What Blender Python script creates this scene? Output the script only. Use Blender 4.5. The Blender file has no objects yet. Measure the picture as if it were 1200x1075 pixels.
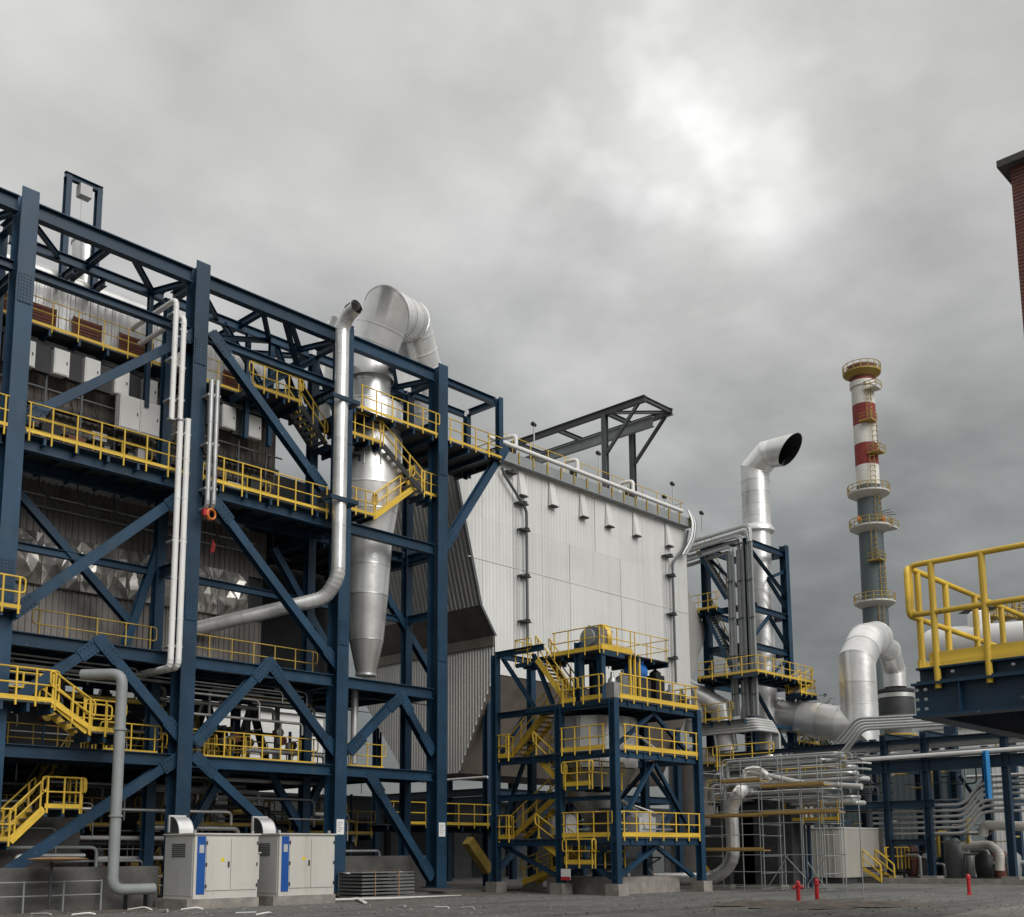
import bpy, math, random
from mathutils import Vector as V, Matrix as M
random.seed(7)
SC = bpy.context.scene
COL = SC.collection
# ---------------------------------------------------------------- camera, sky, sun, exposure
CAMZ = 1.85
FPX, CXP, CYP = 1300.0, 600.0, 800.0
def cam_axes(a=43.4, hor=1000.0, roll=0.35):
    th = math.atan((hor-CYP)/FPX); a = math.radians(a); r = math.radians(roll)
    h = V((math.cos(a), math.sin(a), 0)); right = V((math.sin(a), -math.cos(a), 0))
    fw = h*math.cos(th)+V((0, 0, math.sin(th))); up = right.cross(fw)
    return right*math.cos(r)-up*math.sin(r), up*math.cos(r)+right*math.sin(r), fw
CR, CU, CF = cam_axes()
CAM = V((0, 0, CAMZ))
cd = bpy.data.cameras.new('camera'); cam = bpy.data.objects.new('camera', cd); COL.objects.link(cam)
cam.matrix_world = M(((CR.x, CU.x, -CF.x, 0), (CR.y, CU.y, -CF.y, 0), (CR.z, CU.z, -CF.z, CAMZ), (0, 0, 0, 1)))
cd.sensor_width = 36; cd.lens = 36*FPX/1200; cd.shift_y = (CYP-537.5)/1200; cd.clip_end = 12000
SC.camera = cam
SUN_EL, SUN_AZ = math.radians(38), math.radians(-96)      # brightest part of the cloud deck: right of and behind the viewer
w = bpy.data.worlds.new('World'); SC.world = w; w.use_nodes = True
nt = w.node_tree; nt.nodes.clear()
def N(t, nt, **k):
    n = nt.nodes.new(t)
    for a, b in k.items(): setattr(n, a, b)
    return n
out = N('ShaderNodeOutputWorld', nt); bg = N('ShaderNodeBackground', nt); nt.links.new(bg.outputs[0], out.inputs[0])
sky = N('ShaderNodeTexSky', nt, sky_type='NISHITA', sun_disc=False, sun_elevation=SUN_EL, sun_rotation=math.pi/2-SUN_AZ)
tc = N('ShaderNodeTexCoord', nt)
sep = N('ShaderNodeSeparateXYZ', nt); nt.links.new(tc.outputs['Generated'], sep.inputs[0])
def math_n(op, a, b=None, clamp=False, nt=nt):
    n = N('ShaderNodeMath', nt, operation=op, use_clamp=clamp)
    for i, q in enumerate((a, b)):
        if q is None: continue
        if isinstance(q, (int, float)): n.inputs[i].default_value = q
        else: nt.links.new(q, n.inputs[i])
    return n.outputs[0]
zc = math_n('MAXIMUM', sep.outputs[2], 0.02)
zden = math_n('ADD', zc, 0.22)
cmb = N('ShaderNodeCombineXYZ', nt)
nt.links.new(math_n('DIVIDE', sep.outputs[0], zden), cmb.inputs[0]); nt.links.new(math_n('DIVIDE', sep.outputs[1], zden), cmb.inputs[1])
def noise(scale, det, rough, off, dist=0.0):
    mp = N('ShaderNodeMapping', nt); mp.inputs['Location'].default_value = off; nt.links.new(cmb.outputs[0], mp.inputs[0])
    n = N('ShaderNodeTexNoise', nt); n.inputs['Scale'].default_value = scale; n.inputs['Detail'].default_value = det
    n.inputs['Roughness'].default_value = rough; n.inputs['Distortion'].default_value = dist
    nt.links.new(mp.outputs[0], n.inputs['Vector']); return n.outputs['Fac']
EXPO = 0.62
n1 = noise(1.5, 5, 0.5, (5.3, 0.9, 2.4), 0.3); n2 = noise(4.5, 6, 0.52, (8.3, 2.2, 1.1), 0.1)
wob = math_n('ADD', math_n('MULTIPLY', math_n('SUBTRACT', n1, 0.5), 0.55), math_n('MULTIPLY', math_n('SUBTRACT', n2, 0.5), 0.24))
rmp = N('ShaderNodeValToRGB', nt); nt.links.new(math_n('ADD', zc, wob), rmp.inputs[0])
ST = ((0.0, .19), (.16, .22), (.29, .29), (.37, .38), (.46, .49), (.56, .60), (.75, .68), (1.0, .74))     # cloud deck: pale overhead, heavy grey towards the horizon
els = rmp.color_ramp.elements
while len(els) < len(ST): els.new(0.5)
for i, (q, l) in enumerate(ST):
    t_ = min(1, max(0, (l-.2)/.4)); els[i].position = q; els[i].color = (l*(.955+.05*t_), l*(1.0+.0*t_), l*(.985-.012*t_), 1)
# thin spot in the cloud deck that glows in the frame
gd = (CR*((805-CXP)/FPX)+CU*((CYP-140)/FPX)+CF).normalized()
dot = N('ShaderNodeVectorMath', nt, operation='DOT_PRODUCT'); nt.links.new(tc.outputs['Generated'], dot.inputs[0]); dot.inputs[1].default_value = gd
ang = math_n('ARCCOSINE', math_n('MINIMUM', dot.outputs['Value'], 1.0))
n3 = noise(4.6, 4, 0.5, (2.3, 6.2, 2.1), 0.0); n4 = noise(2.4, 2, 0.5, (1.1, 3.3, 5.0), 0.0); n5 = noise(3.4, 5, 0.5, (7.7, 4.1, 0.2), 0.0)
def bell(wd):
    q = math_n('DIVIDE', ang, wd); return math_n('POWER', 2.718, math_n('MULTIPLY', math_n('MULTIPLY', q, q), -1.0))
thin = math_n('MULTIPLY', math_n('ADD', math_n('ADD', math_n('MULTIPLY', n3, 0.75), math_n('MULTIPLY', n4, 0.45)), -0.50), 3.6, True)     # ragged gaps in the deck
spot = math_n('ADD', math_n('MULTIPLY', bell(0.115), math_n('MULTIPLY', thin, 0.55)), math_n('MULTIPLY', bell(0.08), math_n('ADD', math_n('MULTIPLY', thin, 0.35), 0.26)))
halo = math_n('MULTIPLY', bell(0.20), math_n('ADD', math_n('MULTIPLY', thin, 0.16), 0.03))
glow = math_n('ADD', spot, halo)
one = N('ShaderNodeCombineXYZ', nt)
for i in range(3): nt.links.new(glow, one.inputs[i])
mul = N('ShaderNodeVectorMath', nt, operation='ADD'); mott = N('ShaderNodeVectorMath', nt, operation='SCALE'); nt.links.new(rmp.outputs[0], mott.inputs[0])
nt.links.new(math_n('ADD', math_n('MULTIPLY', math_n('SUBTRACT', n5, 0.5), 0.95), 0.97), mott.inputs['Scale'])      # lumpy thick and thin cloud
nt.links.new(mott.outputs[0], mul.inputs[0]); nt.links.new(one.outputs[0], mul.inputs[1])
mx = N('ShaderNodeMixRGB', nt, blend_type='MIX'); mx.inputs[0].default_value = 0.97
nt.links.new(sky.outputs[0], mx.inputs[1])
sc2 = N('ShaderNodeVectorMath', nt, operation='SCALE'); sc2.inputs['Scale'].default_value = 10/2**EXPO; nt.links.new(mul.outputs[0], sc2.inputs[0])
nt.links.new(sc2.outputs[0], mx.inputs[2]); nt.links.new(mx.outputs[0], bg.inputs[0]); bg.inputs[1].default_value = 0.1
sl = bpy.data.lights.new('sun', 'SUN'); sl.energy = 1.5; sl.angle = math.radians(48); sl.color = (1, 0.975, 0.94)
so = bpy.data.objects.new('sun', sl); COL.objects.link(so)
sd = V((math.cos(SUN_EL)*math.cos(SUN_AZ), math.cos(SUN_EL)*math.sin(SUN_AZ), math.sin(SUN_EL)))
so.rotation_euler = sd.to_track_quat('Z', 'Y').to_euler(); so.location = (0, 0, 60)
SC.view_settings.view_transform = 'Standard'; SC.view_settings.look = 'None'; SC.view_settings.gamma = 1; SC.view_settings.exposure = EXPO
SC.cycles.max_bounces = 6; SC.cycles.diffuse_bounces = 3; SC.cycles.glossy_bounces = 3
SC.cycles.use_denoising = True
# ---------------------------------------------------------------- pixel rays on known planes (for laying out the place)
def ray(x, y): return CR*((x-CXP)/FPX)-CU*((y-CYP)/FPX)+CF
def at(x, y, X=None, Y=None, Z=None):
    d = ray(x, y)
    t = (X-CAM.x)/d.x if X is not None else (Y-CAM.y)/d.y if Y is not None else (Z-CAM.z)/d.z
    return CAM+d*t
def atd(x, y, s): return CAM+ray(x, y)*(FPX/s)             # s: pixels per metre at that depth
# ---------------------------------------------------------------- materials
MATS = {}
def mat(name, col, rough=0.5, metal=0.0, var=0.12, scale=1.5, bump=0.0, bscale=20, rnd=0.0, spec=0.5, col2=None, stretch=(1, 1, 1), lo=0.35, hi=0.7, wear=()):
    m = bpy.data.materials.new(name); m.use_nodes = True; t = m.node_tree; b = t.nodes['Principled BSDF']
    b.inputs['Roughness'].default_value = rough; b.inputs['Metallic'].default_value = metal; b.inputs['Specular IOR Level'].default_value = spec
    co = N('ShaderNodeTexCoord', t); mp = N('ShaderNodeMapping', t); t.links.new(co.outputs['Object'], mp.inputs[0]); mp.inputs['Scale'].default_value = stretch
    n = N('ShaderNodeTexNoise', t); n.inputs['Scale'].default_value = scale; n.inputs['Detail'].default_value = 7; n.inputs['Roughness'].default_value = 0.62
    t.links.new(mp.outputs[0], n.inputs['Vector'])
    r = N('ShaderNodeValToRGB', t); t.links.new(n.outputs['Fac'], r.inputs[0])
    c2 = col2 or tuple(c*(1-var) for c in col); c1 = col if col2 else tuple(min(1, c*(1+var)) for c in col)
    r.color_ramp.elements[0].position = lo; r.color_ramp.elements[1].position = hi
    r.color_ramp.elements[0].color = (*c2, 1); r.color_ramp.elements[1].color = (*c1, 1)
    last = r.outputs[0]
    for (wsc, wst, wlo, whi, wcol, wamt) in wear:         # dust, scuffs, stains and runs with shapes of their own
        wm = N('ShaderNodeMapping', t); wm.inputs['Scale'].default_value = wst; t.links.new(co.outputs['Object'], wm.inputs[0]); wm.inputs['Location'].default_value = (wsc*3.7, 1.3, wlo*9)
        wn = N('ShaderNodeTexNoise', t); wn.inputs['Scale'].default_value = wsc; wn.inputs['Detail'].default_value = 9; wn.inputs['Roughness'].default_value = 0.65; t.links.new(wm.outputs[0], wn.inputs['Vector'])
        mr = N('ShaderNodeMapRange', t); mr.inputs['From Min'].default_value = wlo; mr.inputs['From Max'].default_value = whi; mr.inputs['To Max'].default_value = wamt; t.links.new(wn.outputs['Fac'], mr.inputs['Value'])
        wx = N('ShaderNodeMixRGB', t); t.links.new(mr.outputs[0], wx.inputs[0]); t.links.new(last, wx.inputs[1]); wx.inputs[2].default_value = (*wcol, 1); last = wx.outputs[0]
    if rnd:
        oi = N('ShaderNodeObjectInfo', t); hs = N('ShaderNodeHueSaturation', t)
        v = math_n('ADD', math_n('MULTIPLY', oi.outputs['Random'], 2*rnd, nt=t), 1-rnd, nt=t)
        t.links.new(v, hs.inputs['Value']); t.links.new(last, hs.inputs['Color']); last = hs.outputs[0]
    t.links.new(last, b.inputs['Base Color'])
    rr = math_n('ADD', math_n('MULTIPLY', n.outputs['Fac'], 0.25, nt=t), rough-0.12, nt=t); t.links.new(rr, b.inputs['Roughness'])
    if bump:
        n2 = N('ShaderNodeTexNoise', t); n2.inputs['Scale'].default_value = bscale; n2.inputs['Detail'].default_value = 5
        t.links.new(mp.outputs[0], n2.inputs['Vector'])
        bp = N('ShaderNodeBump', t); bp.inputs['Strength'].default_value = bump; bp.inputs['Distance'].default_value = 0.05
        t.links.new(n2.outputs['Fac'], bp.inputs['Height']); t.links.new(bp.outputs[0], b.inputs['Normal'])
    MATS[name] = m; return m
mat('blue', (0.009, 0.042, 0.084), 0.45, var=0.25, scale=0.6, rnd=0.2, wear=((1.6, (1, 1, .35), .56, .75, (.065, .08, .095), .4), (5, (1, 1, 1), .66, .72, (.22, .23, .24), .6), (1.1, (3, 3, .12), .62, .74, (.075, .05, .04), .55)))
mat('blue_far', (0.012, 0.036, 0.068), 0.45, var=0.2, scale=0.6, rnd=0.1)
mat('grey_steel', (0.10, 0.107, 0.112), 0.5, var=0.2, scale=1, rnd=0.1)
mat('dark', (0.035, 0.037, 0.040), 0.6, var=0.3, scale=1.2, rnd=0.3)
mat('grating', (0.05, 0.055, 0.06), 0.6, var=0.25, scale=2)
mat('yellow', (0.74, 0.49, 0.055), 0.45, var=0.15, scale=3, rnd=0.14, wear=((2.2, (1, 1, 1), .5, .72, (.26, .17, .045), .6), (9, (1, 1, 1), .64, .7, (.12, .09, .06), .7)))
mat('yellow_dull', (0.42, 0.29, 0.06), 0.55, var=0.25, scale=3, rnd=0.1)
mat('silver', (0.88, 0.875, 0.86), 0.31, metal=0.6, var=0.06, scale=0.8, bump=0.25, bscale=1.8, rnd=0.13, wear=((1.4, (1, 1, .3), .52, .74, (.55, .54, .52), .5), (7, (1, 1, 1), .64, .75, (.5, .47, .43), .4)))
mat('silver_dull', (0.66, 0.655, 0.64), 0.36, metal=0.7, var=0.12, scale=0.7, bump=0.15, bscale=1.5, rnd=0.08)
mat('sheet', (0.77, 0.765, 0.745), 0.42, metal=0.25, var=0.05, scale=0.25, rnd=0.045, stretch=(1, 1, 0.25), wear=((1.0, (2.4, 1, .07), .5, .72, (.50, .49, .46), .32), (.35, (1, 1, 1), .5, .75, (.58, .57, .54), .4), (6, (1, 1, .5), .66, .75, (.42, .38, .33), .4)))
mat('sheet_shaded', (0.42, 0.41, 0.39), 0.5, metal=0.25, var=0.10, scale=0.4, rnd=0.06, stretch=(1, 1, 0.3))  # darker copy of the wall sheet, painting the shade of the overhanging end
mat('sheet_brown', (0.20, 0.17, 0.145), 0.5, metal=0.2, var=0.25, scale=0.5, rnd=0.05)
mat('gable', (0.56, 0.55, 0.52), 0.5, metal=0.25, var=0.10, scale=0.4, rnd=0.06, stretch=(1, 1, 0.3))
mat('casing', (0.26, 0.24, 0.225), 0.45, metal=0.35, var=0.25, scale=0.5, rnd=0.1, stretch=(1, 1, 0.3), wear=((.8, (1, 1, .5), .5, .7, (.12, .10, .09), .6),))
mat('foil', (0.54, 0.515, 0.485), 0.34, metal=0.75, var=0.12, scale=1.2, bump=0.5, bscale=1.6)
mat('white', (0.80, 0.79, 0.77), 0.45, var=0.05, scale=1.5, rnd=0.04)
mat('cream', (0.62, 0.60, 0.55), 0.5, var=0.06, scale=0.8, stretch=(1, 1, 0.4), wear=((1.2, (2, 2, .15), .52, .75, (.42, .39, .33), .5), (4, (1, 1, 1), .62, .72, (.33, .29, .24), .45)))
mat('container', (0.36, 0.345, 0.31), 0.55, var=0.08, scale=0.8, stretch=(1, 1, 0.4))
mat('pale_grey', (0.50, 0.50, 0.49), 0.5, var=0.08, scale=1.2, rnd=0.06)
mat('grey_pipe', (0.27, 0.29, 0.29), 0.5, var=0.1, scale=1.2)
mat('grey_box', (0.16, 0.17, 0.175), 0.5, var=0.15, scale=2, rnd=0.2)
mat('galv', (0.46, 0.47, 0.47), 0.42, metal=0.55, var=0.15, scale=2, rnd=0.1)
mat('rust', (0.16, 0.055, 0.035), 0.7, var=0.25, scale=3)
mat('label_blue', (0.015, 0.09, 0.35), 0.4, var=0.05)
mat('red', (0.50, 0.025, 0.03), 0.4, var=0.1)
mat('orange', (0.65, 0.20, 0.03), 0.5, var=0.15)
mat('label_yellow', (0.80, 0.62, 0.02), 0.5, var=0.05)
mat('black', (0.012, 0.012, 0.013), 0.6, var=0.2)
mat('concrete', (0.27, 0.25, 0.225), 0.85, var=0.28, scale=2, bump=0.3, bscale=15, rnd=0.1)
mat('concrete_dark', (0.105, 0.10, 0.095), 0.85, var=0.3, scale=1.2, bump=0.3, bscale=12)
mat('dirt', (0.17, 0.145, 0.12), 0.95, scale=1.6, col2=(0.085, 0.074, 0.064), bump=0.6, bscale=9)
mat('gravel', (0.205, 0.200, 0.188), 0.95, scale=2.2, col2=(0.105, 0.102, 0.096), bump=1.0, bscale=7, lo=0.36, hi=0.66, wear=((.12, (1, 1, 1), .46, .64, (.075, .07, .064), .65), (.5, (.16, 1.8, 1), .5, .62, (.075, .07, .066), .7), (.9, (1, 1, 1), .6, .68, (.20, .19, .17), .5), (14, (1, 1, 1), .6, .66, (.30, .29, .27), .7), (16, (1, 1, 1), .62, .68, (.04, .04, .038), .8)))
mat('brick', (0.17, 0.05, 0.038), 0.85, var=0.4, scale=7, wear=((.8, (1, 1, 1), .5, .7, (.09, .04, .033), .6),))
mat('mortar', (0.30, 0.25, 0.23), 0.9, var=0.15)
mat('chim_white', (0.78, 0.76, 0.71), 0.6, var=0.1, scale=0.5, wear=((.5, (1, 1, .2), .5, .7, (.5, .46, .4), .5),))
mat('chim_red', (0.27, 0.035, 0.03), 0.6, var=0.2, scale=0.5, wear=((.6, (1, 1, .3), .5, .7, (.16, .035, .025), .6), (1.6, (1, 1, 1), .62, .7, (.5, .3, .25), .4)))
mat('chim_grey', (0.095, 0.118, 0.122), 0.6, var=0.12, scale=0.3, stretch=(1, 1, 0.2))
mat('tarp', (0.03, 0.24, 0.55), 0.5, var=0.1)
mat('motor_blue', (0.02, 0.15, 0.50), 0.4, var=0.1)
mat('plank', (0.42, 0.27, 0.09), 0.7, var=0.2, scale=4)
mat('timber', (0.36, 0.21, 0.11), 0.75, var=0.25, scale=3)
mat('leaf', (0.045, 0.06, 0.03), 0.8, var=0.4, scale=1)
mat('glass_dark', (0.03, 0.035, 0.04), 0.15, var=0.1)

def zv(x, y, base):                                       # height on the vertical line through base that shows at pixel row y
    d = ray(x, y); h = V((CF.x, CF.y, 0)).normalized(); return CAM.z+d.z*((V((base[0], base[1], 0))-V((CAM.x, CAM.y, 0))).dot(h)/d.dot(h))
# ---------------------------------------------------------------- mesh helpers
Z3 = V((0, 0, 1))
def frame(d, up=Z3):
    d = d.normalized(); s = d.cross(up)
    if s.length < 1e-4: s = d.cross(V((0, 1, 0)))
    s.normalize(); return s, s.cross(d).normalized(), d
class B:
    def __init__(self): self.v = []; self.f = []; self.s = []
    def add(self, vs, fs, smooth=False):
        o = len(self.v); self.v += [tuple(q) for q in vs]; self.f += [tuple(i+o for i in q) for q in fs]; self.s += [smooth]*len(fs); return self
    def box(self, x0, x1, y0, y1, z0, z1):
        return self.add([(x, y, z) for x in (x0, x1) for y in (y0, y1) for z in (z0, z1)],
                        [(0, 1, 3, 2), (4, 6, 7, 5), (0, 4, 5, 1), (2, 3, 7, 6), (0, 2, 6, 4), (1, 5, 7, 3)])
    def prof(self, p, q, pts, up=Z3):
        p, q = V(p), V(q); s, u, d = frame(q-p, up); n = len(pts)
        vs = [p+s*a+u*b for a, b in pts]+[q+s*a+u*b for a, b in pts]
        return self.add(vs, [(i, (i+1) % n, n+(i+1) % n, n+i) for i in range(n)]+[tuple(range(n))[::-1], tuple(range(n, 2*n))])
    def bar(self, p, q, w, h=None, up=Z3):
        h = h or w; a, b = w/2, h/2; return self.prof(p, q, [(-a, -b), (a, -b), (a, b), (-a, b)], up)
    def ib(self, p, q, w, h, t=None, tw=None, up=Z3):
        t = t or h*0.07; tw = tw or w*0.06; a, b = w/2, h/2
        return self.prof(p, q, [(-a, -b), (a, -b), (a, -b+t), (tw, -b+t), (tw, b-t), (a, b-t), (a, b), (-a, b), (-a, b-t), (-tw, b-t), (-tw, -b+t), (-a, -b+t)], up)
    def ch(self, p, q, w, h, t=0.02, up=Z3):
        a, b = w/2, h/2; return self.prof(p, q, [(-a, -b), (a, -b), (a, -b+t), (-a+t, -b+t), (-a+t, b-t), (a, b-t), (a, b), (-a, b)], up)
    def tube(self, pts, r, n=10, caps=True, r2=None):
        pts = [V(q) for q in pts]; m = len(pts); ds = [(pts[i+1]-pts[i]).normalized() for i in range(m-1)]
        s, u, d = frame(ds[0]); vs = []
        for i in range(m):
            if i and i < m-1:
                nd = (ds[i-1]+ds[i]).normalized(); k = 1/max(0.3, nd.dot(ds[i]))
            else: nd = ds[0] if i == 0 else ds[-1]; k = 1
            if i:
                rot = ds[i-2 if i > 1 else 0].rotation_difference(ds[i-1]) if i > 1 else None
                if rot: s = rot @ s; u = rot @ u
            dd = ds[max(0, i-1)]
            rr = r if r2 is None else r+(r2-r)*i/(m-1)
            for j in range(n):
                a = 2*math.pi*j/n; o = s*math.cos(a)*rr+u*math.sin(a)*rr
                o = o-dd*(o.dot(nd)/dd.dot(nd)) if 0 < i < m-1 else o
                vs.append(pts[i]+o)
        fs = [(i*n+j, i*n+(j+1) % n, (i+1)*n+(j+1) % n, (i+1)*n+j) for i in range(m-1) for j in range(n)]
        self.add(vs, fs, True)
        if caps:
            o = len(self.v)-len(vs); self.f += [tuple(o+j for j in range(n))[::-1], tuple(o+(m-1)*n+j for j in range(n))]; self.s += [False]*2
        return self
    def lathe(self, c, prof, n=24, axis=Z3, smooth=True, caps=True):
        c = V(c); s, u, d = frame(V(axis), V((0, 1, 0)) if abs(V(axis).normalized().z) > .9 else Z3); m = len(prof); vs = []
        for r, t in prof:
            for j in range(n):
                a = 2*math.pi*j/n; vs.append(c+d*t+s*math.cos(a)*r+u*math.sin(a)*r)
        self.add(vs, [(i*n+j, i*n+(j+1) % n, (i+1)*n+(j+1) % n, (i+1)*n+j) for i in range(m-1) for j in range(n)], smooth)
        if caps:
            o = len(self.v)-len(vs); self.f += [tuple(o+j for j in range(n))[::-1], tuple(o+(m-1)*n+j for j in range(n))]; self.s += [False]*2
        return self
    def prism(self, pts, vec):
        pts = [V(q) for q in pts]; vec = V(vec); n = len(pts)
        return self.add(pts+[q+vec for q in pts], [tuple(range(n))[::-1], tuple(range(n, 2*n))]+[(i, (i+1) % n, n+(i+1) % n, n+i) for i in range(n)])
    def ribs(self, s0, s1, pitch, lo, hi, fn, depth=0.05):
        # trapezoid-ribbed sheet: fn(s, z, d) places a point; lo/hi give its lower and upper edge
        n = max(1, round((s1-s0)/pitch)); p = (s1-s0)/n; ss = []
        for i in range(n):
            b = s0+i*p; ss += [(b, 0), (b+p*.5, 0), (b+p*.62, depth), (b+p*.88, depth)]
        ss.append((s1, 0)); vs = []
        for s, d in ss: vs += [fn(s, lo(s), d), fn(s, hi(s), d)]
        return self.add(vs, [(2*i, 2*i+2, 2*i+3, 2*i+1) for i in range(len(ss)-1)])
    def mesh(self, name):
        me = bpy.data.meshes.new(name); me.from_pydata(self.v, [], self.f); me.polygons.foreach_set('use_smooth', self.s); me.update()
        if any(self.s): me.set_sharp_from_angle(angle=math.radians(50))
        return me
def fillet(pts, R, seg=4):
    pts = [V(q) for q in pts]; out = [pts[0]]
    for i in range(1, len(pts)-1):
        a, b, c = pts[i-1], pts[i], pts[i+1]; d1 = (a-b); d2 = (c-b); l = min(R, d1.length*.49, d2.length*.49)
        p, q = b+d1.normalized()*l, b+d2.normalized()*l
        for k in range(seg+1):
            t = k/seg; out.append(p*(1-t)**2+b*2*t*(1-t)+q*t*t)
    out.append(pts[-1]); return out
# ---------------------------------------------------------------- object helpers
ROOT = {}
def setp(o, label=None, cat=None, group=None, kind=None):
    if label: o['label'] = label
    if cat: o['category'] = cat
    if group: o['group'] = group
    if kind: o['kind'] = kind
    return o
def thing(name, label, cat, loc, group=None):
    o = bpy.data.objects.new(name, None); COL.objects.link(o); o.location = loc; o.empty_display_size = 0.5
    ROOT[o] = V(loc); return setp(o, label, cat, group)
def link(o, parent):
    COL.objects.link(o)
    if parent is not None: o.parent = parent
    return o
def put(name, b, m, parent=None, label=None, cat=None, group=None, kind=None):
    if parent is None:
        xs = [q[0] for q in b.v]; ys = [q[1] for q in b.v]; zs = [q[2] for q in b.v]
        c = ((min(xs)+max(xs))/2, (min(ys)+max(ys))/2, min(zs)); b.v = [(x-c[0], y-c[1], z-c[2]) for x, y, z in b.v]
    o = bpy.data.objects.new(name, b.mesh(name)); o.data.materials.append(MATS[m]); link(o, parent)
    if parent is None: o.location = c
    elif parent in ROOT: o.location = -ROOT[parent]
    return setp(o, label, cat, group, kind)
UNIT = {}
def unit(kind, m):
    k = (kind, m)
    if k not in UNIT:
        b = B()
        if kind == 'rod': b.lathe((0, 0, 0), [(1, 0), (1, 1)], 10)
        elif kind == 'box': b.box(-.5, .5, -.5, .5, 0, 1)
        elif kind == 'cube': b.box(-.5, .5, -.5, .5, -.5, .5)
        me = b.mesh(kind); me.materials.append(MATS[m]); UNIT[k] = me
    return UNIT[k]
def inst(name, kind, m, parent, p, q, w, h=None, up=Z3):
    # a shared-mesh bar (rod or box) from p to q
    p, q = V(p), V(q); s, u, d = frame(q-p, up); L = (q-p).length; h = h or w
    mw = M(((s.x*w, u.x*h, d.x*L, p.x), (s.y*w, u.y*h, d.y*L, p.y), (s.z*w, u.z*h, d.z*L, p.z), (0, 0, 0, 1)))
    o = bpy.data.objects.new(name, unit(kind, m)); link(o, parent)
    if parent in ROOT: mw = M.Translation(-ROOT[parent]) @ mw
    o.matrix_local = mw; return o
def ibeam(name, parent, p, q, w=0.3, h=0.45, m='blue', up=Z3): return put(name, B().ib(p, q, w, h, up=up), m, parent)
def bar(name, parent, p, q, w=0.2, h=None, m='blue', up=Z3): return put(name, B().bar(p, q, w, h, up), m, parent)
def handrail(parent, pts, h=1.1, step=1.5, m='yellow', r=0.03, toe=True, loop=(True, True), toeh=0.14, drop=0.18, fr=0.12, rn=8):
    # rails bent into a loop at free ends, posts bolted to the deck edge, a toe board
    pts = [V(q) for q in pts]; b = B(); up = Z3*h; mid = Z3*(h*0.52)
    top = [q+up for q in pts]; lo = [q+mid for q in pts]
    d0 = (pts[1]-pts[0]).normalized()*max(.12, fr); d1 = (pts[-1]-pts[-2]).normalized()*max(.12, fr)
    path = fillet(top, 0.05, 1) if len(top) > 2 else top
    if loop[0] and loop[1]:
        P = [top[0]+d0*2, top[0]-d0, lo[0]-d0]+lo[1:-1]+[lo[-1]+d1, top[-1]+d1]+[top[i] for i in range(len(top)-2, 0, -1)]+[top[0]+d0*2]
        b.tube(fillet(P, fr, 3 if rn > 8 else 2), r, rn)
    else:
        b.tube(top, r, rn); b.tube(lo, r, rn)
        if loop[0]: b.tube(fillet([top[0], top[0]-d0, lo[0]-d0, lo[0]], fr, 4), r, rn)
        if loop[1]: b.tube(fillet([top[-1], top[-1]+d1, lo[-1]+d1, lo[-1]], fr, 4), r, rn)
    o = put('handrail', b, m, parent)
    for i in range(len(pts)-1):
        a, c = pts[i], pts[i+1]; L = (c-a).length; n = max(1, round(L/step))
        for k in range(n+(i == len(pts)-2)):
            q = a+(c-a)*((k+(0.12 if k == 0 else -0.12 if k == n else 0))/n)
            inst('post', 'rod', m, o, q-Z3*drop, q+up, r*1.15)
        if toe:
            s = (c-a).cross(Z3).normalized()*0.05
            inst('toe_board', 'box', m, o, a+Z3*(toeh*.5)+s*0, c+Z3*(toeh*.5)+s*0, 0.02, toeh)
    return o
def stair(parent, p, q, wv, m='blue', rail='yellow', n=None, rails=(True, True), tread='galv', stringer=None):
    # flight from p (top) to q (bottom), wv = width vector
    p, q, wv = V(p), V(q), V(wv); sm = stringer or m
    st = bpy.data.objects.new('stair', None); link(st, parent); st.location = -ROOT[parent]
    for o in (V((0, 0, 0)), wv): inst('stringer', 'cube', sm, st, p+o+(q-p)*.5, q+o+(q-p)*.5, 0.06, 0.26)
    n = n or max(3, round((p.z-q.z)/0.21)); run = (q-p); hd = V((run.x, run.y, 0)).normalized()
    for k in range(n):
        c = p+run*((k+.5)/n); inst('tread', 'box', tread, st, c, c+wv, 0.26, 0.04)
    for k, o in enumerate((V((0, 0, 0)), wv)):
        if rails[k]: handrail(parent, [p+o+Z3*.1, q+o+Z3*.1], h=1.0, step=1.1, m=rail, toe=False, drop=0.12, r=.034)
    return st
def deck(parent, x0, x1, y0, y1, z, m='grating', joist='blue', along='y', step=1.3, jh=0.24, edge=True):
    d = put('deck', B().box(x0, x1, y0, y1, z-0.05, z), m, parent)
    n = max(1, round((x1-x0)/step)) if along == 'y' else max(1, round((y1-y0)/step))
    for k in range(n+1):
        if along == 'y':
            x = x0+(x1-x0)*k/n; x = min(max(x, x0+.06), x1-.06); inst('joist', 'box', joist, d, (x, y0+.02, z-.052-jh/2), (x, y1-.02, z-.052-jh/2), 0.1, jh)
        else:
            y = y0+(y1-y0)*k/n; y = min(max(y, y0+.06), y1-.06); inst('joist', 'box', joist, d, (x0+.02, y, z-.052-jh/2), (x1-.02, y, z-.052-jh/2), 0.1, jh)
    return d
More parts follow.
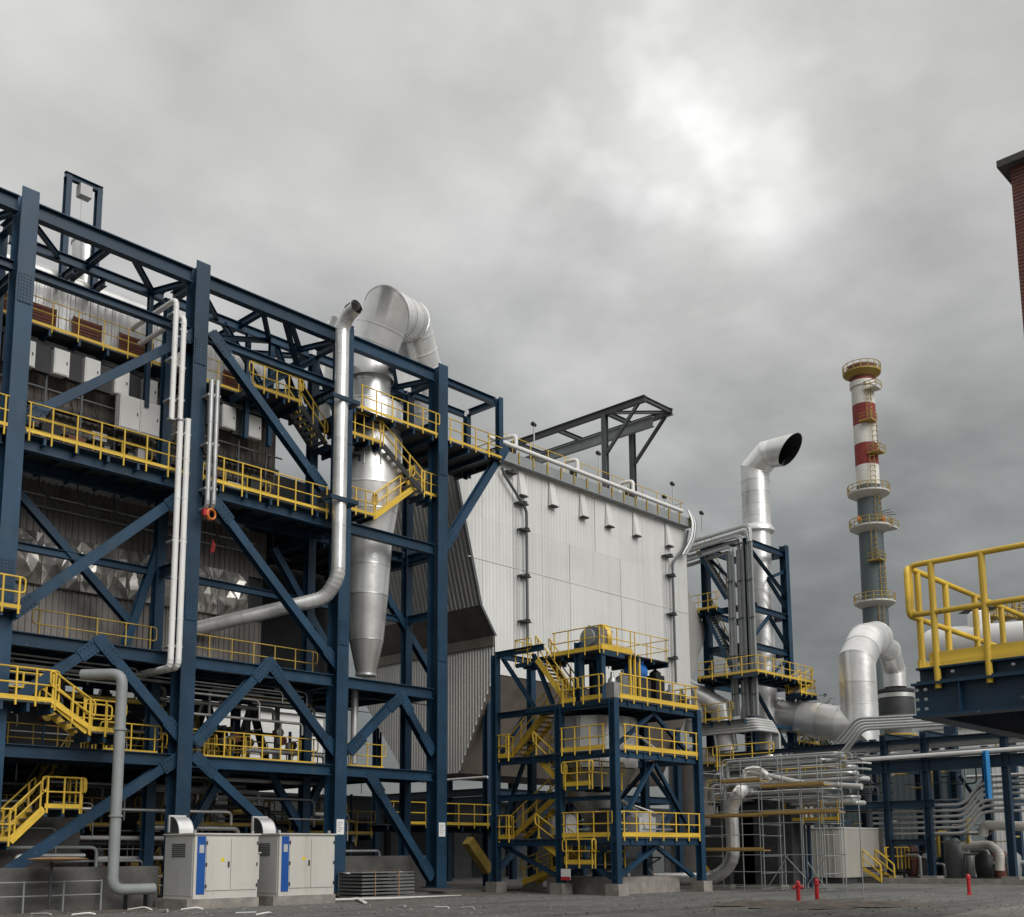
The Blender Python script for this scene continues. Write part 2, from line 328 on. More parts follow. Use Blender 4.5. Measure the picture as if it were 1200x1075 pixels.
def clad(parent, pts, r, seg=1.0, m='silver', n=20, name='cladding_section', R=None, endcap=True):
    # insulated pipe: overlapping sheet sections, each a piece with a raised lap ring
    pts = fillet(pts, R, 4) if R else [V(q) for q in pts]
    for i in range(len(pts)-1):
        a, c = pts[i], pts[i+1]; L = (c-a).length; k = max(1, round(L/seg))
        pd = (pts[i]-pts[i-1]).normalized() if i else None; nd = (pts[i+2]-pts[i+1]).normalized() if i < len(pts)-2 else None
        d = (c-a).normalized(); s, u, _ = frame(d)
        def ring(cen, rr, pl):
            o = []
            for j in range(n):
                w_ = s*math.cos(2*math.pi*j/n)*rr+u*math.sin(2*math.pi*j/n)*rr
                if pl is not None: w_ = w_-d*(w_.dot(pl)/d.dot(pl))
                o.append(cen+w_)
            return o
        p0 = (pd+d).normalized() if pd else None; p1 = (nd+d).normalized() if nd else None
        for t in range(k):
            q0, q1 = a+(c-a)*(t/k), a+(c-a)*((t+1)/k); f0 = p0 if t == 0 else None; f1 = p1 if t == k-1 else None
            lap = min(0.07, 0.25*(q1-q0).length)
            rings = [ring(q0, r, f0), ring(q1-d*lap, r*1.002, f1), ring(q1-d*lap, r*1.016+.006, f1), ring(q1+d*.01, r*1.016+.006, f1)]
            b = B(); vs = [x for R_ in rings for x in R_]
            b.add(vs, [(i2*n+j, i2*n+(j+1) % n, (i2+1)*n+(j+1) % n, (i2+1)*n+j) for i2 in range(3) for j in range(n)], True)
            put(name, b, m, parent)
def pipe(name, pts, r, m, label, cat='pipe', group=None, R=None, n=10): return put(name, B().tube(fillet(pts, R, 4) if R else pts, r, n), m, None, label, cat, group)

COLW = {'galv': 'galvanised', 'grey_pipe': 'grey painted', 'dark': 'dark', 'silver_dull': 'dull silver', 'yellow_dull': 'faded yellow', 'grey_box': 'charcoal', 'white': 'white', 'pale_grey': 'pale grey', 'rust': 'rusty', 'blue': 'blue'}
def rw(r): return 'hair-thin' if r < .028 else 'thin' if r < .045 else 'slim' if r < .065 else 'medium' if r < .09 else 'thick'
# ---------------------------------------------------------------- ground
g = B(); R_ = 4000; g.add([(-R_, -R_, 0), (R_, -R_, 0), (R_, R_, 0), (-R_, R_, 0)], [(0, 1, 2, 3)])
put('ground', g, 'gravel', kind='structure')
YF, YB = 38.0, 40.4
CX = [15.0, 22.05, 29.5, 35.4]
zt = lambda x, y, Y=YF: at(x, y, Y=Y).z
# dirt strip and kerb along the foot of the plant
b = B(); n = 40; top = []; bot = []
for i in range(n+1):
    x = 4+i*1.05; top.append((x, 38.3, 0.02)); bot.append((x, 35.35+0.18*math.sin(i*1.7)+0.12*math.sin(i*4.1), 0.004))
vs = top+bot; b.add(vs, [(i, i+n+1, i+n+2, i+1) for i in range(n)])
put('dirt_path', b, 'dirt', kind='structure')
b = B(); b.box(2, 90, 38.35, 75, 0.0, 0.10); put('pavement', b, 'concrete_dark', kind='structure')
q1, q2, q3 = at(1085, 1078, Z=0), at(1230, 1058, Z=0), at(1150, 1066, Z=0)
b = B(); b.add([(q1.x, q1.y, .006), (q3.x, q3.y, .006), (q2.x, q2.y, .006), (q2.x+25, q2.y-14, .006), (40, -20, .006), (10, -5, .006)], [(5, 4, 3, 2, 1, 0)])
put('road', b, 'concrete', kind='structure')
# ---------------------------------------------------------------- main blue steel frame
FR = thing('steel_frame', 'tall dark blue steel frame with crossed braces and yellow railed decks on the left', 'steel frame', (25, 39.2, 0))
L1, L2, L3, L4, L5 = 5.62, 9.5, 16.62, 22.75, 25.15
def hcol(parent, x, y, z0, z1, w=0.62, d=0.75, m='blue'):
    return put('column', B().ib((x, y+d/2, z0), (x, y+d/2, z1), w, d, 0.05, 0.03, up=V((0, 1, 0))), m, parent)
def splice(col, x, y, z, w=0.5):
    b = B(); b.box(x-w/2, x+w/2, y-0.03, y-0.002, z-.55, z+.55); p = put('splice_plate', b, 'blue', col)
    b = B()
    for i in range(9):
        for sx in (-.17, -.06, .06, .17): b.box(x+sx-.02, x+sx+.02, y-.05, y-.03, z-.5+i*.125-.02, z-.5+i*.125+.02)
    put('bolt_rows', b, 'blue', col, kind='stuff')
for i, x in enumerate(CX):
    c = hcol(FR, x, YF, 0.35, 25.75)
    c.name = 'column'
    for z in (11.4, 21.9 if i < 2 else 20.6): splice(c, x, YF, z)
    hcol(FR, x, YB, 0.3, 25.0, 0.4, 0.4)
    put('base_plate', B().box(x-.5, x+.5, YF-.15, YF+.9, .30, .35), 'blue', FR)
put('post', B().ib((39.5, YF+.15, zt(588, 538)), (39.5, YF+.15, 25.3), 0.3, 0.3, up=V((0, 1, 0))), 'blue', FR)
put('post', B().ib((39.5, YB+.15, 21.5), (39.5, YB+.15, 25.0), 0.3, 0.3, up=V((0, 1, 0))), 'blue', FR)
ends = [6.5]+CX
YC = YF+.38
for i in range(4):
    x0, x1 = ends[i]+(0.32 if i else 0), ends[i+1]-0.32
    ibeam('beam', FR, (x0, YC, L5-.0), (x1, YC, L5), 0.35, 0.62)
    for z, h in ((L4, .34), (L3-.30, .5), (L2-.2, .5), (L1-.2, .46)):
        if z == L4 and i == 3: continue
        ibeam('beam', FR, (x0, YC, z), (x1, YC, z), 0.3, h)
    for z, h in ((L5-.1, .4), (L3-.3, .4), (L2-.2, .4), (L1-.2, .4), (13.2, .3)):
        ibeam('beam', FR, (x0, YB+.2, z), (x1, YB+.2, z), 0.25, h)
ibeam('beam', FR, (35.72, YC, L5), (39.34, YC, L5), 0.3, 0.34); ibeam('beam', FR, (35.6, YB+.2, L5-.1), (39.34, YB+.2, L5-.1), 0.25, 0.3)
ibeam('beam', FR, (39.5, YF+.3, L5), (39.5, YB, L5), 0.25, 0.3)
for x in CX:
    for z in (L5-.05, L4, L3-.3, 13.2, L2-.2, L1-.2): ibeam('beam', FR, (x, YF+.76, z), (x, YB, z), 0.28, 0.38)
NB = [0]
def br(p, q, Y=YC, w=0.34, h=0.34, m='blue'):
    NB[0] += 1; Y += .017*(NB[0] % 4); w += .009*(NB[0] % 5); h += .006*(NB[0] % 3)
    a, c = at(*p, Y=Y), at(*q, Y=Y); e = (c-a).normalized()*.4; o = ibeam('brace', FR, a-e, c+e, w, h, m, up=V((0, 1, 0)))
    if Y < 39:
        for q, d in ((a, e), (c, -e)):
            d = d.normalized(); n_ = V((0, 1, 0)).cross(d); s_ = q+V((0, -h/2-.02, 0))
            g = B().bar(s_-d*.35, s_+d*.75, .5, .03, up=V((0, 1, 0)))
            for i in range(4):
                for k in (-.15, .15): g.bar(s_+d*(.1+.17*i)+n_*k-V((0, .035, 0)), s_+d*(.14+.17*i)+n_*k-V((0, .035, 0)), .04, .04, up=V((0, 1, 0)))
            put('gusset_plate', g, 'blue', o)
    return o
for p, q in (((231, 391), (30, 489)), ((209, 583), (18, 716)), ((110, 757), (-10, 838)), ((120, 757), (207, 862)), ((206, 889), (-10, 1034)),
             ((252, 400), (372, 566)), ((254, 594), (391, 778)), ((309, 782), (233, 864)), ((317, 782), (391, 882)), ((233, 893), (378, 1030)),
             ((470, 820), (501, 876)), ((464, 820), (412, 876)), ((435, 915), (500, 1022)), ((523, 636), (588, 530))): br(p, q)
for p, q in (((28, 586), (150, 728)), ((325, 652), (384, 760)), ((317, 908), (362, 990)), ((455, 703), (502, 783)), ((430, 640), (455, 703)), ((262, 905), (230, 960)),
             ((150, 745), (186, 640)), ((380, 905), (340, 1000))): br(p, q, YB+.2, .3, .3)
# roof bracing between the two rows
for i in range(4):
    x0, x1 = ends[i], ends[i+1]
    ibeam('brace', FR, (x1-2.9, YF+.5, L5), (x1-.9, YB+.1, L5-.1), .2, .22); ibeam('brace', FR, (x1-.9, YB+.1, L5-.1), (x1-.2, YF+.7, L5-.05), .2, .22)
    ibeam('brace', FR, (x0+.3, YF+.7, L5-.15), (x0+2.2, YB+.1, L5-.15), .16, .2); ibeam('beam', FR, (x0+3.4, YF+.5, L5+.05), (x0+3.4, 42.6, L5+.05), .22, .3)
for a, c in (((22.3, YF+.6, L4+.1), (27.0, YB+.2, L5-.2)), ((27.0, YB+.2, L5-.2), (25.2, YF+.5, L5)), ((24.6, YB+.2, L5-.2), (26.6, YB+.2, L4)), ((26.6, YB+.2, L4), (29.3, YB+.2, L5-.2)), ((26.3, YF+.5, L5), (29.3, YB+.4, L4)), ((25.5, YB, L4-1.0), (29.3, YB, L5-.5)), ((27.3, YB+.3, L5), (29.4, YB+.3, L4-1.8))):
    ibeam('brace', FR, a, c, .2, .22)
put('post', B().ib((25.9, YB+.2, 20.0), (25.9, YB+.2, L5-.2), .2, .2, up=V((0, 1, 0))), 'blue', FR)
put('post', B().ib((21.15, YB+.2, 20.0), (21.15, YB+.2, L5-.2), .2, .2, up=V((0, 1, 0))), 'blue', FR)
# rear row that carries the roof monorail
for x in (8.5, 15.0, 22.05, 29.5, 35.4):
    put('column', B().ib((x, 46.3, 0), (x, 46.3, 25.0), 0.35, 0.35, up=V((0, 1, 0))), 'blue', FR)
    ibeam('beam', FR, (x, YB+.4, L5-.1), (x, 46.2, L5-.1), .25, .35)
for i in range(4): 
    a, c = (8.5, 15.0, 22.05, 29.5, 35.4)[i:i+2]
    for z in (L5-.1, L2-.2, L1-.2): ibeam('beam', FR, (a+.2, 46.3, z), (c-.2, 46.3, z), .25, .4)
for a, c in (((29.5, YB+.3, L5-.1), (35.4, 46.3, L5-.1)), ((35.4, YB+.3, L5-.1), (29.5, 46.3, L5-.1)), ((22.05, 46.3, L5-.1), (29.5, YB+.3, L5-.1)),
             ((27.6, YB+.3, L4-.4), (29.5, 45.3, L5-.3)), ((29.5, YB+.3, 21.0), (27.4, YB+.3, L5-.2)), ((27.2, 40.7, 20.0), (27.2, 40.7, L5))): ibeam('brace', FR, a, c, .22, .22)
# ---- decks
deck(FR, 6.5, 29.2, YF+.02, 41.7, L3, step=1.2); deck(FR, 27.2, 35.2, 41.75, 47, L3, step=1.4); deck(FR, 6.5, 29.2, 41.0, 42.0, 22.2, step=1.2)  # rear third deck added deep to shade the bay
deck(FR, 6.5, 35.1, YF+.8, 46, L2, step=1.6); deck(FR, 6.5, 35.1, YF+.8, 58, L1, step=1.6)  # first deck drawn far back to shade the ground level
deck(FR, 29.9, 39.6, YF+.02, 41.6, 21.95, step=1.2)
for x0, x1 in ((6.5, 14.7), (15.35, 21.75), (22.4, 28.55)): handrail(FR, [(x0, YF-.02, L3+.02), (x1, YF-.02, L3+.02)], loop=(False, False), step=.92, toeh=.12, drop=.32)
inst('plate', 'box', 'blue', FR, (28.6, YF+.2, L3-.05), (29.2, YF+.2, L3-.05), .5, .1)
for x0, x1 in ((6.5, 14.8), (15.2, 28.9)): handrail(FR, [(x0, 41.0, 22.22), (x1, 41.0, 22.22)], loop=(False, False), step=1.05, r=.022, toeh=.12)
handrail(FR, [(6.5, 40.9, L3+.75), (14.7, 40.9, L3+.75)], r=.025, step=1.2); handrail(FR, [(15.6, 40.95, L3+.75), (21.6, 40.95, L3+.75)], r=.025, step=1.2); handrail(FR, [(23, 40.95, L3+.75), (27.4, 40.95, L3+.75)], r=.025, step=1.2)
deck(FR, 6.5, 28.9, 40.95, 42.0, L3+.73, step=1.4, jh=.12)
handrail(FR, [(30.2, YF-.02, 21.97), (35.0, YF-.02, 21.97)], step=.95, loop=(False, True), toeh=.12); handrail(FR, [(35.75, YF-.02, 21.97), (39.5, YF-.02, 21.97), (39.5, 41, 21.97)], step=.95, loop=(False, False), toeh=.12)
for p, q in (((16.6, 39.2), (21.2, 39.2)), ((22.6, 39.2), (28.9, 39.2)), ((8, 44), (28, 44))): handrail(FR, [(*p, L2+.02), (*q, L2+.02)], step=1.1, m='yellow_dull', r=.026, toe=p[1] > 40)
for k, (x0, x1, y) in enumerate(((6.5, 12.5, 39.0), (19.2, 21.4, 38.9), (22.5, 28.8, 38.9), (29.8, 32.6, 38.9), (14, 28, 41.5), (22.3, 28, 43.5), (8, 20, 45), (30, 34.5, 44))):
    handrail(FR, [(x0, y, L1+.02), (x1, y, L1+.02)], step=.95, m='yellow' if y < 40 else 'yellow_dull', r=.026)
for k in range(9):      # short gate and guard pieces on the first deck
    x = random.uniform(22.6, 28.6); y = random.uniform(39.4, 43); handrail(FR, [(x, y, L1), (x+random.uniform(-.4, .4), y+random.uniform(.8, 1.6), L1)], step=.9, m='yellow', r=.025, toe=False)
for k in range(5):
    x = random.uniform(19.3, 21.4); y = random.uniform(39.4, 42); handrail(FR, [(x, y, L1), (x+.2, y+1.3, L1)], step=.9, m='yellow', r=.025, toe=False)
# ---- stairs on the frame
y_ = 37.3
p1, p2, p3, p4 = at(-30, 815, Y=y_), at(64, 825, Y=y_), at(103, 857, Y=y_), at(143, 860, Y=y_)
for a, c in ((p1, p2), (p3, p4)): 
    z = (a.z+c.z)/2; deck(FR, a.x, c.x, y_, y_+1.1, z, step=.8, jh=.3)
    handrail(FR, [(a.x, y_, z+.02), (c.x, y_, z+.02)], step=.62, r=.034, toeh=.16); handrail(FR, [(a.x, y_+1.08, z+.02), (c.x, y_+1.08, z+.02)], step=.7, r=.034, toe=False)
stair(FR, (p2.x, y_+.05, (p1.z+p2.z)/2), (p3.x, y_+.05, (p3.z+p4.z)/2), (0, 1.0, 0), stringer='yellow', rail='yellow')
handrail(FR, [(p2.x-.1, y_-.05, (p1.z+p2.z)/2-.02), (p3.x+.1, y_-.05, (p3.z+p4.z)/2)], toeh=.18, step=.7, r=.034)
y_ = 39.0
p1, p2, p3 = at(96, 948, Y=y_), at(52, 948, Y=y_), at(12, 986, Y=y_)
deck(FR, p2.x, p1.x, y_, y_+1.1, p1.z, step=.8); handrail(FR, [(p2.x, y_, p1.z), (p1.x, y_, p1.z)], step=.6, r=.034, toeh=.16); handrail(FR, [(p1.x, y_, p1.z), (p1.x, y_+1.1, p1.z)], r=.034, step=.6, toe=False)
stair(FR, (p2.x, y_+.05, p2.z), (p3.x, y_+.05, p3.z), (0, 1.0, 0), stringer='yellow'); deck(FR, p3.x-2, p3.x, y_, y_+1.1, p3.z, step=.8)
handrail(FR, [(p3.x-2, y_, p3.z), (p3.x, y_, p3.z)], step=.5, r=.034, toeh=.16); handrail(FR, [(p3.x-2, y_+1.08, p3.z), (p3.x, y_+1.08, p3.z)], step=.5, r=.034, toe=False)
# small railed landing beside the far left column
p1, p2 = at(-20, 708, Y=37.4), at(24, 714, Y=37.4); deck(FR, p1.x, p2.x, 37.4, 38.3, p2.z, step=.8); handrail(FR, [(p1.x, 37.4, p2.z), (p2.x, 37.4, p2.z)], step=.8, r=.034, toeh=.14)
# upper stair down beside the cyclone and the stepped platforms round it
def pst(p, q, Y, w=1.0, **k):
    a, c = at(*p, Y=Y), at(*q, Y=Y); return stair(FR, a, c, (0, w, 0), **k), a, c
_, a, c = pst((351, 473), (382, 521), 39.4, stringer='dark')
deck(FR, c.x, c.x+2.0, 39.3, 40.6, c.z, step=.7); deck(FR, a.x-2.6, a.x, 39.3, 41, a.z, step=.8)
handrail(FR, [(a.x-2.6, 39.3, a.z), (a.x, 39.3, a.z)], step=.7)
_, a, c = pst((447, 520), (496, 578), 38.4, stringer='dark', tread='pale_grey')
deck(FR, a.x-2.1, a.x, 38.4, 39.5, a.z, step=.7); handrail(FR, [(a.x-2.1, 38.4, a.z), (a.x, 38.4, a.z)], step=.6)
deck(FR, c.x, c.x+1.0, 38.4, 39.5, c.z, step=.5); handrail(FR, [(c.x, 38.4, c.z), (c.x+1.0, 38.4, c.z), (c.x+1.0, 39.5, c.z)], step=.4, loop=(True, False)); handrail(FR, [(c.x, 39.5, c.z), (c.x+1, 39.5, c.z)], step=.4, toe=False)
q1, q2 = at(438, 606, Y=38.6), at(468, 578, Y=39.6)
stair(FR, (q2.x, 39.6, q2.z), (q1.x, 39.6, q1.z), (0, -1.0, 0), stringer='yellow', tread='yellow'); deck(FR, 29.9, q1.x, 38.5, 39.7, q1.z, step=.5, jh=.1); handrail(FR, [(29.9, 38.5, q1.z), (q1.x, 38.5, q1.z)], step=.5)
deck(FR, 29.9, 34.9, YB-.2, YB+.9, L3-.1)
ibeam('beam', FR, (35.4, YF+.8, 16.2), (35.4, 46, 16.2), .35, .5); ibeam('beam', FR, (29.5, YB+.5, 16.2), (29.5, 46, 16.2), .35, .5)
# hoist portal above the roof
a, c = at(80, 207, Y=41.6), at(116, 222, Y=41.6); zp = (a.z+c.z)/2
for x in (a.x, c.x): put('post', B().ib((x, 41.6, L5-.6), (x, 41.6, zp), .22, .3, up=V((0, 1, 0))), 'blue', FR)
ibeam('beam', FR, (a.x-.15, 41.6, zp), (c.x+.15, 41.6, zp), .22, .26)
for x in (a.x, c.x): ibeam('beam', FR, (x, YB+.2, L5-.4), (x, 46, L5-.4), .2, .3)
put('hoist', B().box(a.x+.45, a.x+.95, 41.4, 41.8, zp-.65, zp-.15).tube([(a.x+.6, 41.6, zp-.6), (a.x+.6, 41.6, zp-2.9)], .015, 5), 'pale_grey', FR)
# ---------------------------------------------------------------- furnace casing inside the frame
CS = thing('furnace_casing', 'long silver and brown ribbed furnace casing behind the blue steel frame', 'furnace', (20, 46, 0))
yc = 42.1
def wallx(parent, name, x0, x1, y, z0, z1, m, pitch=.3, sheet=2.4, depth=.05):
    n = max(1, round((x1-x0)/sheet)); w_ = (x1-x0)/n
    for k in range(n):
        o = random.uniform(0, .012); put(name, B().ribs(x0+k*w_, x0+(k+1)*w_-.01, pitch, lambda s: z0, lambda s: z1, lambda s, z, d: (s, y-d-o, z), depth), m, parent)
xr_u = at(317, 420, Y=yc).x
ztop = at(43, 318, Y=yc).z; wallx(CS, 'cladding_sheet', 5, xr_u, yc, 22.25, ztop, 'silver', .3, 1.9, .04)
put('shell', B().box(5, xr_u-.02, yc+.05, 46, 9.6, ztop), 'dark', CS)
put('header_duct', B().tube([(5, yc+.25, ztop+.05), (xr_u-3.6, yc+.25, ztop+.05)], .42, 16), 'silver_dull', CS)
for k, (x0, y0, x1, y1) in enumerate(((-6, 335, 8, 350), (37, 362, 65, 372), (86, 385, 118, 397), (140, 406, 178, 420), (262, 462, 285, 470))):
    a, c = at(x0, y0, Y=yc-.15), at(x1, y1, Y=yc-.15); zz = 22.5
    pnl = put('shutter', B().box(a.x, c.x, yc-.14, yc-.06, zz, zz+1.05), 'rust', CS); f = B()
    for i in range(7): f.bar((a.x+.05, yc-.15, zz+.1+i*.14), (c.x-.05, yc-.15, zz+.1+i*.14), .03, .05)
    f.bar((a.x, yc-.16, zz), (a.x, yc-.16, zz+1.05), .06); f.bar((c.x, yc-.16, zz), (c.x, yc-.16, zz+1.05), .06); put('slats', f, 'rust', pnl)
    a2 = a
# middle band behind the boxes
wallx(CS, 'cladding_sheet', 5, 28.5, yc-.02, 17.4, 22.0, 'sheet_brown'); 
# lower casing with foil-wrapped belt
xr_l = at(306, 725, Y=yc).x; zb1, zb0 = at(120, 641, Y=yc).z, at(120, 699, Y=yc).z
wallx(CS, 'cladding_sheet', 5, xr_l+.15, yc-.04, zb1, 16.4, 'casing', pitch=.25); wallx(CS, 'cladding_sheet', 5, xr_l, yc+.0, 9.7, zb0, 'casing', pitch=.25)
for k in range(14):     # bulging foil panels, each folded like an envelope
    x0 = 7+k*1.55; x1 = x0+1.53
    if x1 > xr_l+.1: break
    b = B(); nx_, nz_ = 6, 5; vs = []
    for j in range(nz_+1):
        for i in range(nx_+1):
            e = min(i, nx_-i, j, nz_-j); vs.append((x0+(x1-x0)*i/nx_+(random.uniform(-.08, .08) if e else 0), yc-.22-(random.uniform(.0, .26) if e else 0), zb0+(zb1-zb0)*j/nz_+(random.uniform(-.08, .08) if e else 0)))
    fs = []
    for j in range(nz_):
        for i in range(nx_):
            q = j*(nx_+1)+i; fs += [(q, q+1, q+nx_+2), (q, q+nx_+2, q+nx_+1)] if random.random() < .5 else [(q, q+1, q+nx_+1), (q+1, q+nx_+2, q+nx_+1)]
    b.add(vs, fs)
    b.add([(x0, yc, zb0), (x1, yc, zb0), (x1, yc-.22, zb0), (x0, yc-.22, zb0)], [(0, 1, 2, 3)]); b.add([(x0, yc, zb1), (x1, yc, zb1), (x1, yc-.22, zb1), (x0, yc-.22, zb1)], [(3, 2, 1, 0)])
    put('foil_panel', b, 'foil', CS)
for k, zz in enumerate((15.75, 15.3)): put('conduit', B().tube([(6, yc-.25, zz), (xr_l-.6, yc-.25, zz)], .045, 8), 'galv', CS)
put('shade_backing', B().box(xr_l+.3, 36.5, 47.2, 50, 9.7, 21.5), 'dark', CS); put('shade_backing', B().box(12, 30, 50, 51, 5.7, 9.4), 'dark', CS)  # added dark blocks, standing in for the shade behind the bays
put('end_wall', B().ribs(yc+.02, 46, .3, lambda s: 9.7, lambda s: 16.4, lambda s, z, d: (xr_l+.02+d, s, z)), 'casing', CS)
# pipes and ducts on top of the casing
p = at(101, 300, Y=42.4)
VT = thing('vent_duct', 'short tapered silver vent duct rising under the hoist portal', 'duct', (p.x, p.y, ztop))
put('tapered_section', B().lathe((p.x, 42.4, ztop), [(.42, 0), (.44, .1), (.50, 1.0), (.58, 2.0), (.58, 2.1), (.62, 2.1), (.62, 2.2)], 20), 'silver', VT)
put('cap', B().lathe((p.x, 42.4, ztop+2.2), [(.4, 0), (.45, .3), (.3, .7), (.05, .85)], 20), 'silver', VT)
# ---- switch boxes standing on the third deck
k = 0
def box_thing(name, label, cat, x0, x1, y0, y1, z0, z1, m, group=None, door=True):
    t = thing(name, label, cat, ((x0+x1)/2, (y0+y1)/2, z0), group); put('case', B().box(x0, x1, y0, y1, z0, z1), m, t)
    if door:
        put('door', B().box(x0+.04, x1-.04, y0-.03, y0-.003, z0+.04, z1-.04), m, t); put('handle', B().box(x1-.14, x1-.1, y0-.05, y0-.031, (z0+z1)/2-.06, (z0+z1)/2+.06), 'black', t)
    return t
rk = thing('box_rack', 'dark grey rack frame holding the white switch boxes on the deck', 'rack', (20, 40.9, L3+.75))
for x in [x*1.45+7.2 for x in range(15)]: inst('upright', 'box', 'grey_steel', rk, (x, 41.35, L3+.73), (x, 41.35, 21.6), .08)
for z in (18.6, 19.9, 21.3): inst('rail', 'box', 'grey_steel', rk, (6.6, 41.4, z), (28.4, 41.4, z), .06)
names = ['white switch box nearest the far left column under the upper deck', 'white switch box second from the far left column on the rack', 'white switch box third on the rack, left of the diagonal brace',
         'white switch box just right of the diagonal brace on the rack', 'white switch box last before the tall white pipes', 'white switch box just right of the second blue column', 'white switch box second right of the second blue column']
for nm, (x0, y0, x1, y1) in zip(names, ((28, 404, 41, 424), (64, 413, 81, 437), (100, 425, 117, 446), (135, 438, 151, 459), (169, 448, 184, 470), (261, 478, 276, 500), (291, 489, 306, 512))):
    a, c = at(x0, y0, Y=41.0), at(x1, y1, Y=41.0); zc_ = (a.z+c.z)/2
    box_thing('switch_box', nm, 'switch box', a.x, c.x, 41.0, 41.3, zc_-.52, zc_+.52, 'white', 'white switch boxes on the third deck')
    box_thing('relay_box', 'dark relay box fixed left of the '+['first', 'second', 'third', 'fourth', 'fifth', 'sixth', 'last'][names.index(nm)]+' white switch box', 'relay box', a.x-.75, a.x-.12, 41.05, 41.32, zc_-.6, zc_+.5, 'dark', 'dark grey relay boxes between the white boxes', False)
a, c = at(141, 472, Y=40.6), at(187, 500, Y=40.6); zc_ = (a.z+c.z)/2
box_thing('control_panel', 'large white control panel behind the deck rail, left one of the pair', 'control panel', a.x, (a.x+c.x)/2-.01, 40.6, 41, zc_-.75, zc_+.65, 'white')
box_thing('control_panel', 'large white control panel behind the deck rail, right one of the pair', 'control panel', (a.x+c.x)/2+.01, c.x, 40.6, 41, zc_-.75, zc_+.65, 'white')
for k in range(16):
    x = 8+k*1.3+random.uniform(-.2, .2); z = L3+.8+random.uniform(.1, .9)
    put('burner_pipe', B().tube(fillet([(x, 41.6, z), (x, 41.15, z), (x, 41.15, z-.6)], .15), .06, 8).box(x-.12, x+.12, 41.1, 41.25, z+.05, z+.25), random.choice(['galv', 'rust', 'grey_box', 'silver_dull']), None,
        ['first', 'second', 'third', 'fourth', 'fifth', 'sixth', 'seventh', 'eighth', 'ninth', 'tenth', 'eleventh', 'twelfth', 'thirteenth', 'fourteenth', 'fifteenth', 'last'][k]+' short bent burner pipe from the left under the switch boxes', 'pipe', 'burner pipes along the third deck')
# ---------------------------------------------------------------- white and grey downpipes on the second column
for i, (lb, x0, y0, x1, y1, m, r) in enumerate((('left upper white riser pipe beside the second blue column', 205, 350, 203, 492, 'white', .105), ('right upper white riser pipe beside the second blue column', 214, 370, 213, 492, 'white', .105),
        ('left lower white riser pipe in front of the second blue column', 212, 491, 199, 782, 'white', .115), ('right lower white riser pipe in front of the second blue column', 221, 492, 208, 782, 'white', .115),
        ('left grey riser pipe right of the second blue column', 247, 446, 244, 596, 'galv', .10), ('right grey riser pipe right of the second blue column', 254, 447, 251, 596, 'galv', .10))):
    Y = 37.55; a, c = at(x0, y0, Y=Y), at(x1, y1, Y=Y); xm = (a.x+c.x)/2; t = thing('riser_pipe', lb, 'pipe', (xm, Y, c.z), 'riser pipes on the second column')
    if y1 > 700 or m == 'galv': clad(t, [(xm, Y+3.0, c.z), (xm, Y, c.z), (xm, Y, a.z)], r, 1.6, m, 12, 'pipe_section', R=.3)
    else: clad(t, [(xm, Y, c.z), (xm, Y, a.z), (xm, Y+3.5, a.z)], r, 1.6, m, 12, 'pipe_section', R=.3); put('flange', B().lathe((xm, Y, c.z-.06), [(r*1.6, 0), (r*1.6, .08)], 12), 'galv', t)
    for z in (c.z+.8, (a.z+c.z)/2, a.z-.6): inst('clamp', 'box', 'galv', t, (xm, Y-.02, z), (xm, YF, z), .3, .08)
t = thing('hose_hook', 'red hose coil hanging below the grey riser pipes', 'hose', at(247, 603, Y=37.5))
p = at(247, 603, Y=37.5); pts = [p+V((.2*math.cos(a), .08*math.sin(a*.5), .2*math.sin(a))) for a in [i*.5 for i in range(26)]]
put('coil', B().tube(pts, .04, 6), 'orange', t); put('valve', B().box(p.x-.35, p.x-.1, p.y-.08, p.y+.08, p.z-.1, p.z+.15), 'red', t)
p = at(249, 640, Y=40.0); put('warning_tag', B().prism([(p.x-.1, p.y, p.z-.3), (p.x+.1, p.y, p.z-.25), (p.x+.15, p.y, p.z+.1), (p.x, p.y, p.z+.3)], (0, .03, 0)), 'red', None, 'small red tag hanging behind the second column', 'tag')
# ---------------------------------------------------------------- cyclone
S_ = 24.3; c0 = atd(432, 560, S_)
CY = thing('cyclone', 'silver cyclone vessel with long cone between the third and fourth columns', 'cyclone', (c0.x, c0.y, 9.5)); cx_, cy_ = c0.x, c0.y
zz = lambda y: zv(432, y, c0)
def vz(z0, r0, z1, r1, k, m='silver', name='shell_ring', n=32):
    for i in range(k):
        a0, a1 = i/k, (i+1)/k; za, zb_ = z0+(z1-z0)*a0, z0+(z1-z0)*a1; ra, rb = r0+(r1-r0)*a0, r0+(r1-r0)*a1
        put(name, B().lathe((cx_, cy_, 0), [(ra, za), (rb, zb_), (rb*1.01+.01, zb_), (rb*1.01+.01, zb_+.05)], n, caps=False), m, CY)
vz(zz(790), .46, zz(752), .80, 1, 'silver_dull', 'cone_ring'); vz(zz(752), .80, zz(700), 1.0, 1, 'silver_dull', 'cone_ring'); vz(zz(700), 1.0, zz(632), 1.18, 2, 'silver', 'cone_ring')
vz(zz(632), 1.18, zz(575), 1.58, 2); vz(zz(575), 1.58, zz(480), 1.6, 3); vz(zz(480), 1.0, zz(425), 1.0, 2, 'silver')
put('shoulder', B().lathe((cx_, cy_, 0), [(1.61, zz(480)), (1.4, zz(476)), (1.0, zz(472))], 32, caps=False), 'silver', CY)
for k in range(5):
    a = -2.4+k*.5; inst('batten', 'box', 'silver', CY, (cx_+1.585*math.cos(a), cy_+1.585*math.sin(a), zz(556)), (cx_+1.585*math.cos(a), cy_+1.585*math.sin(a), zz(486)), .06)
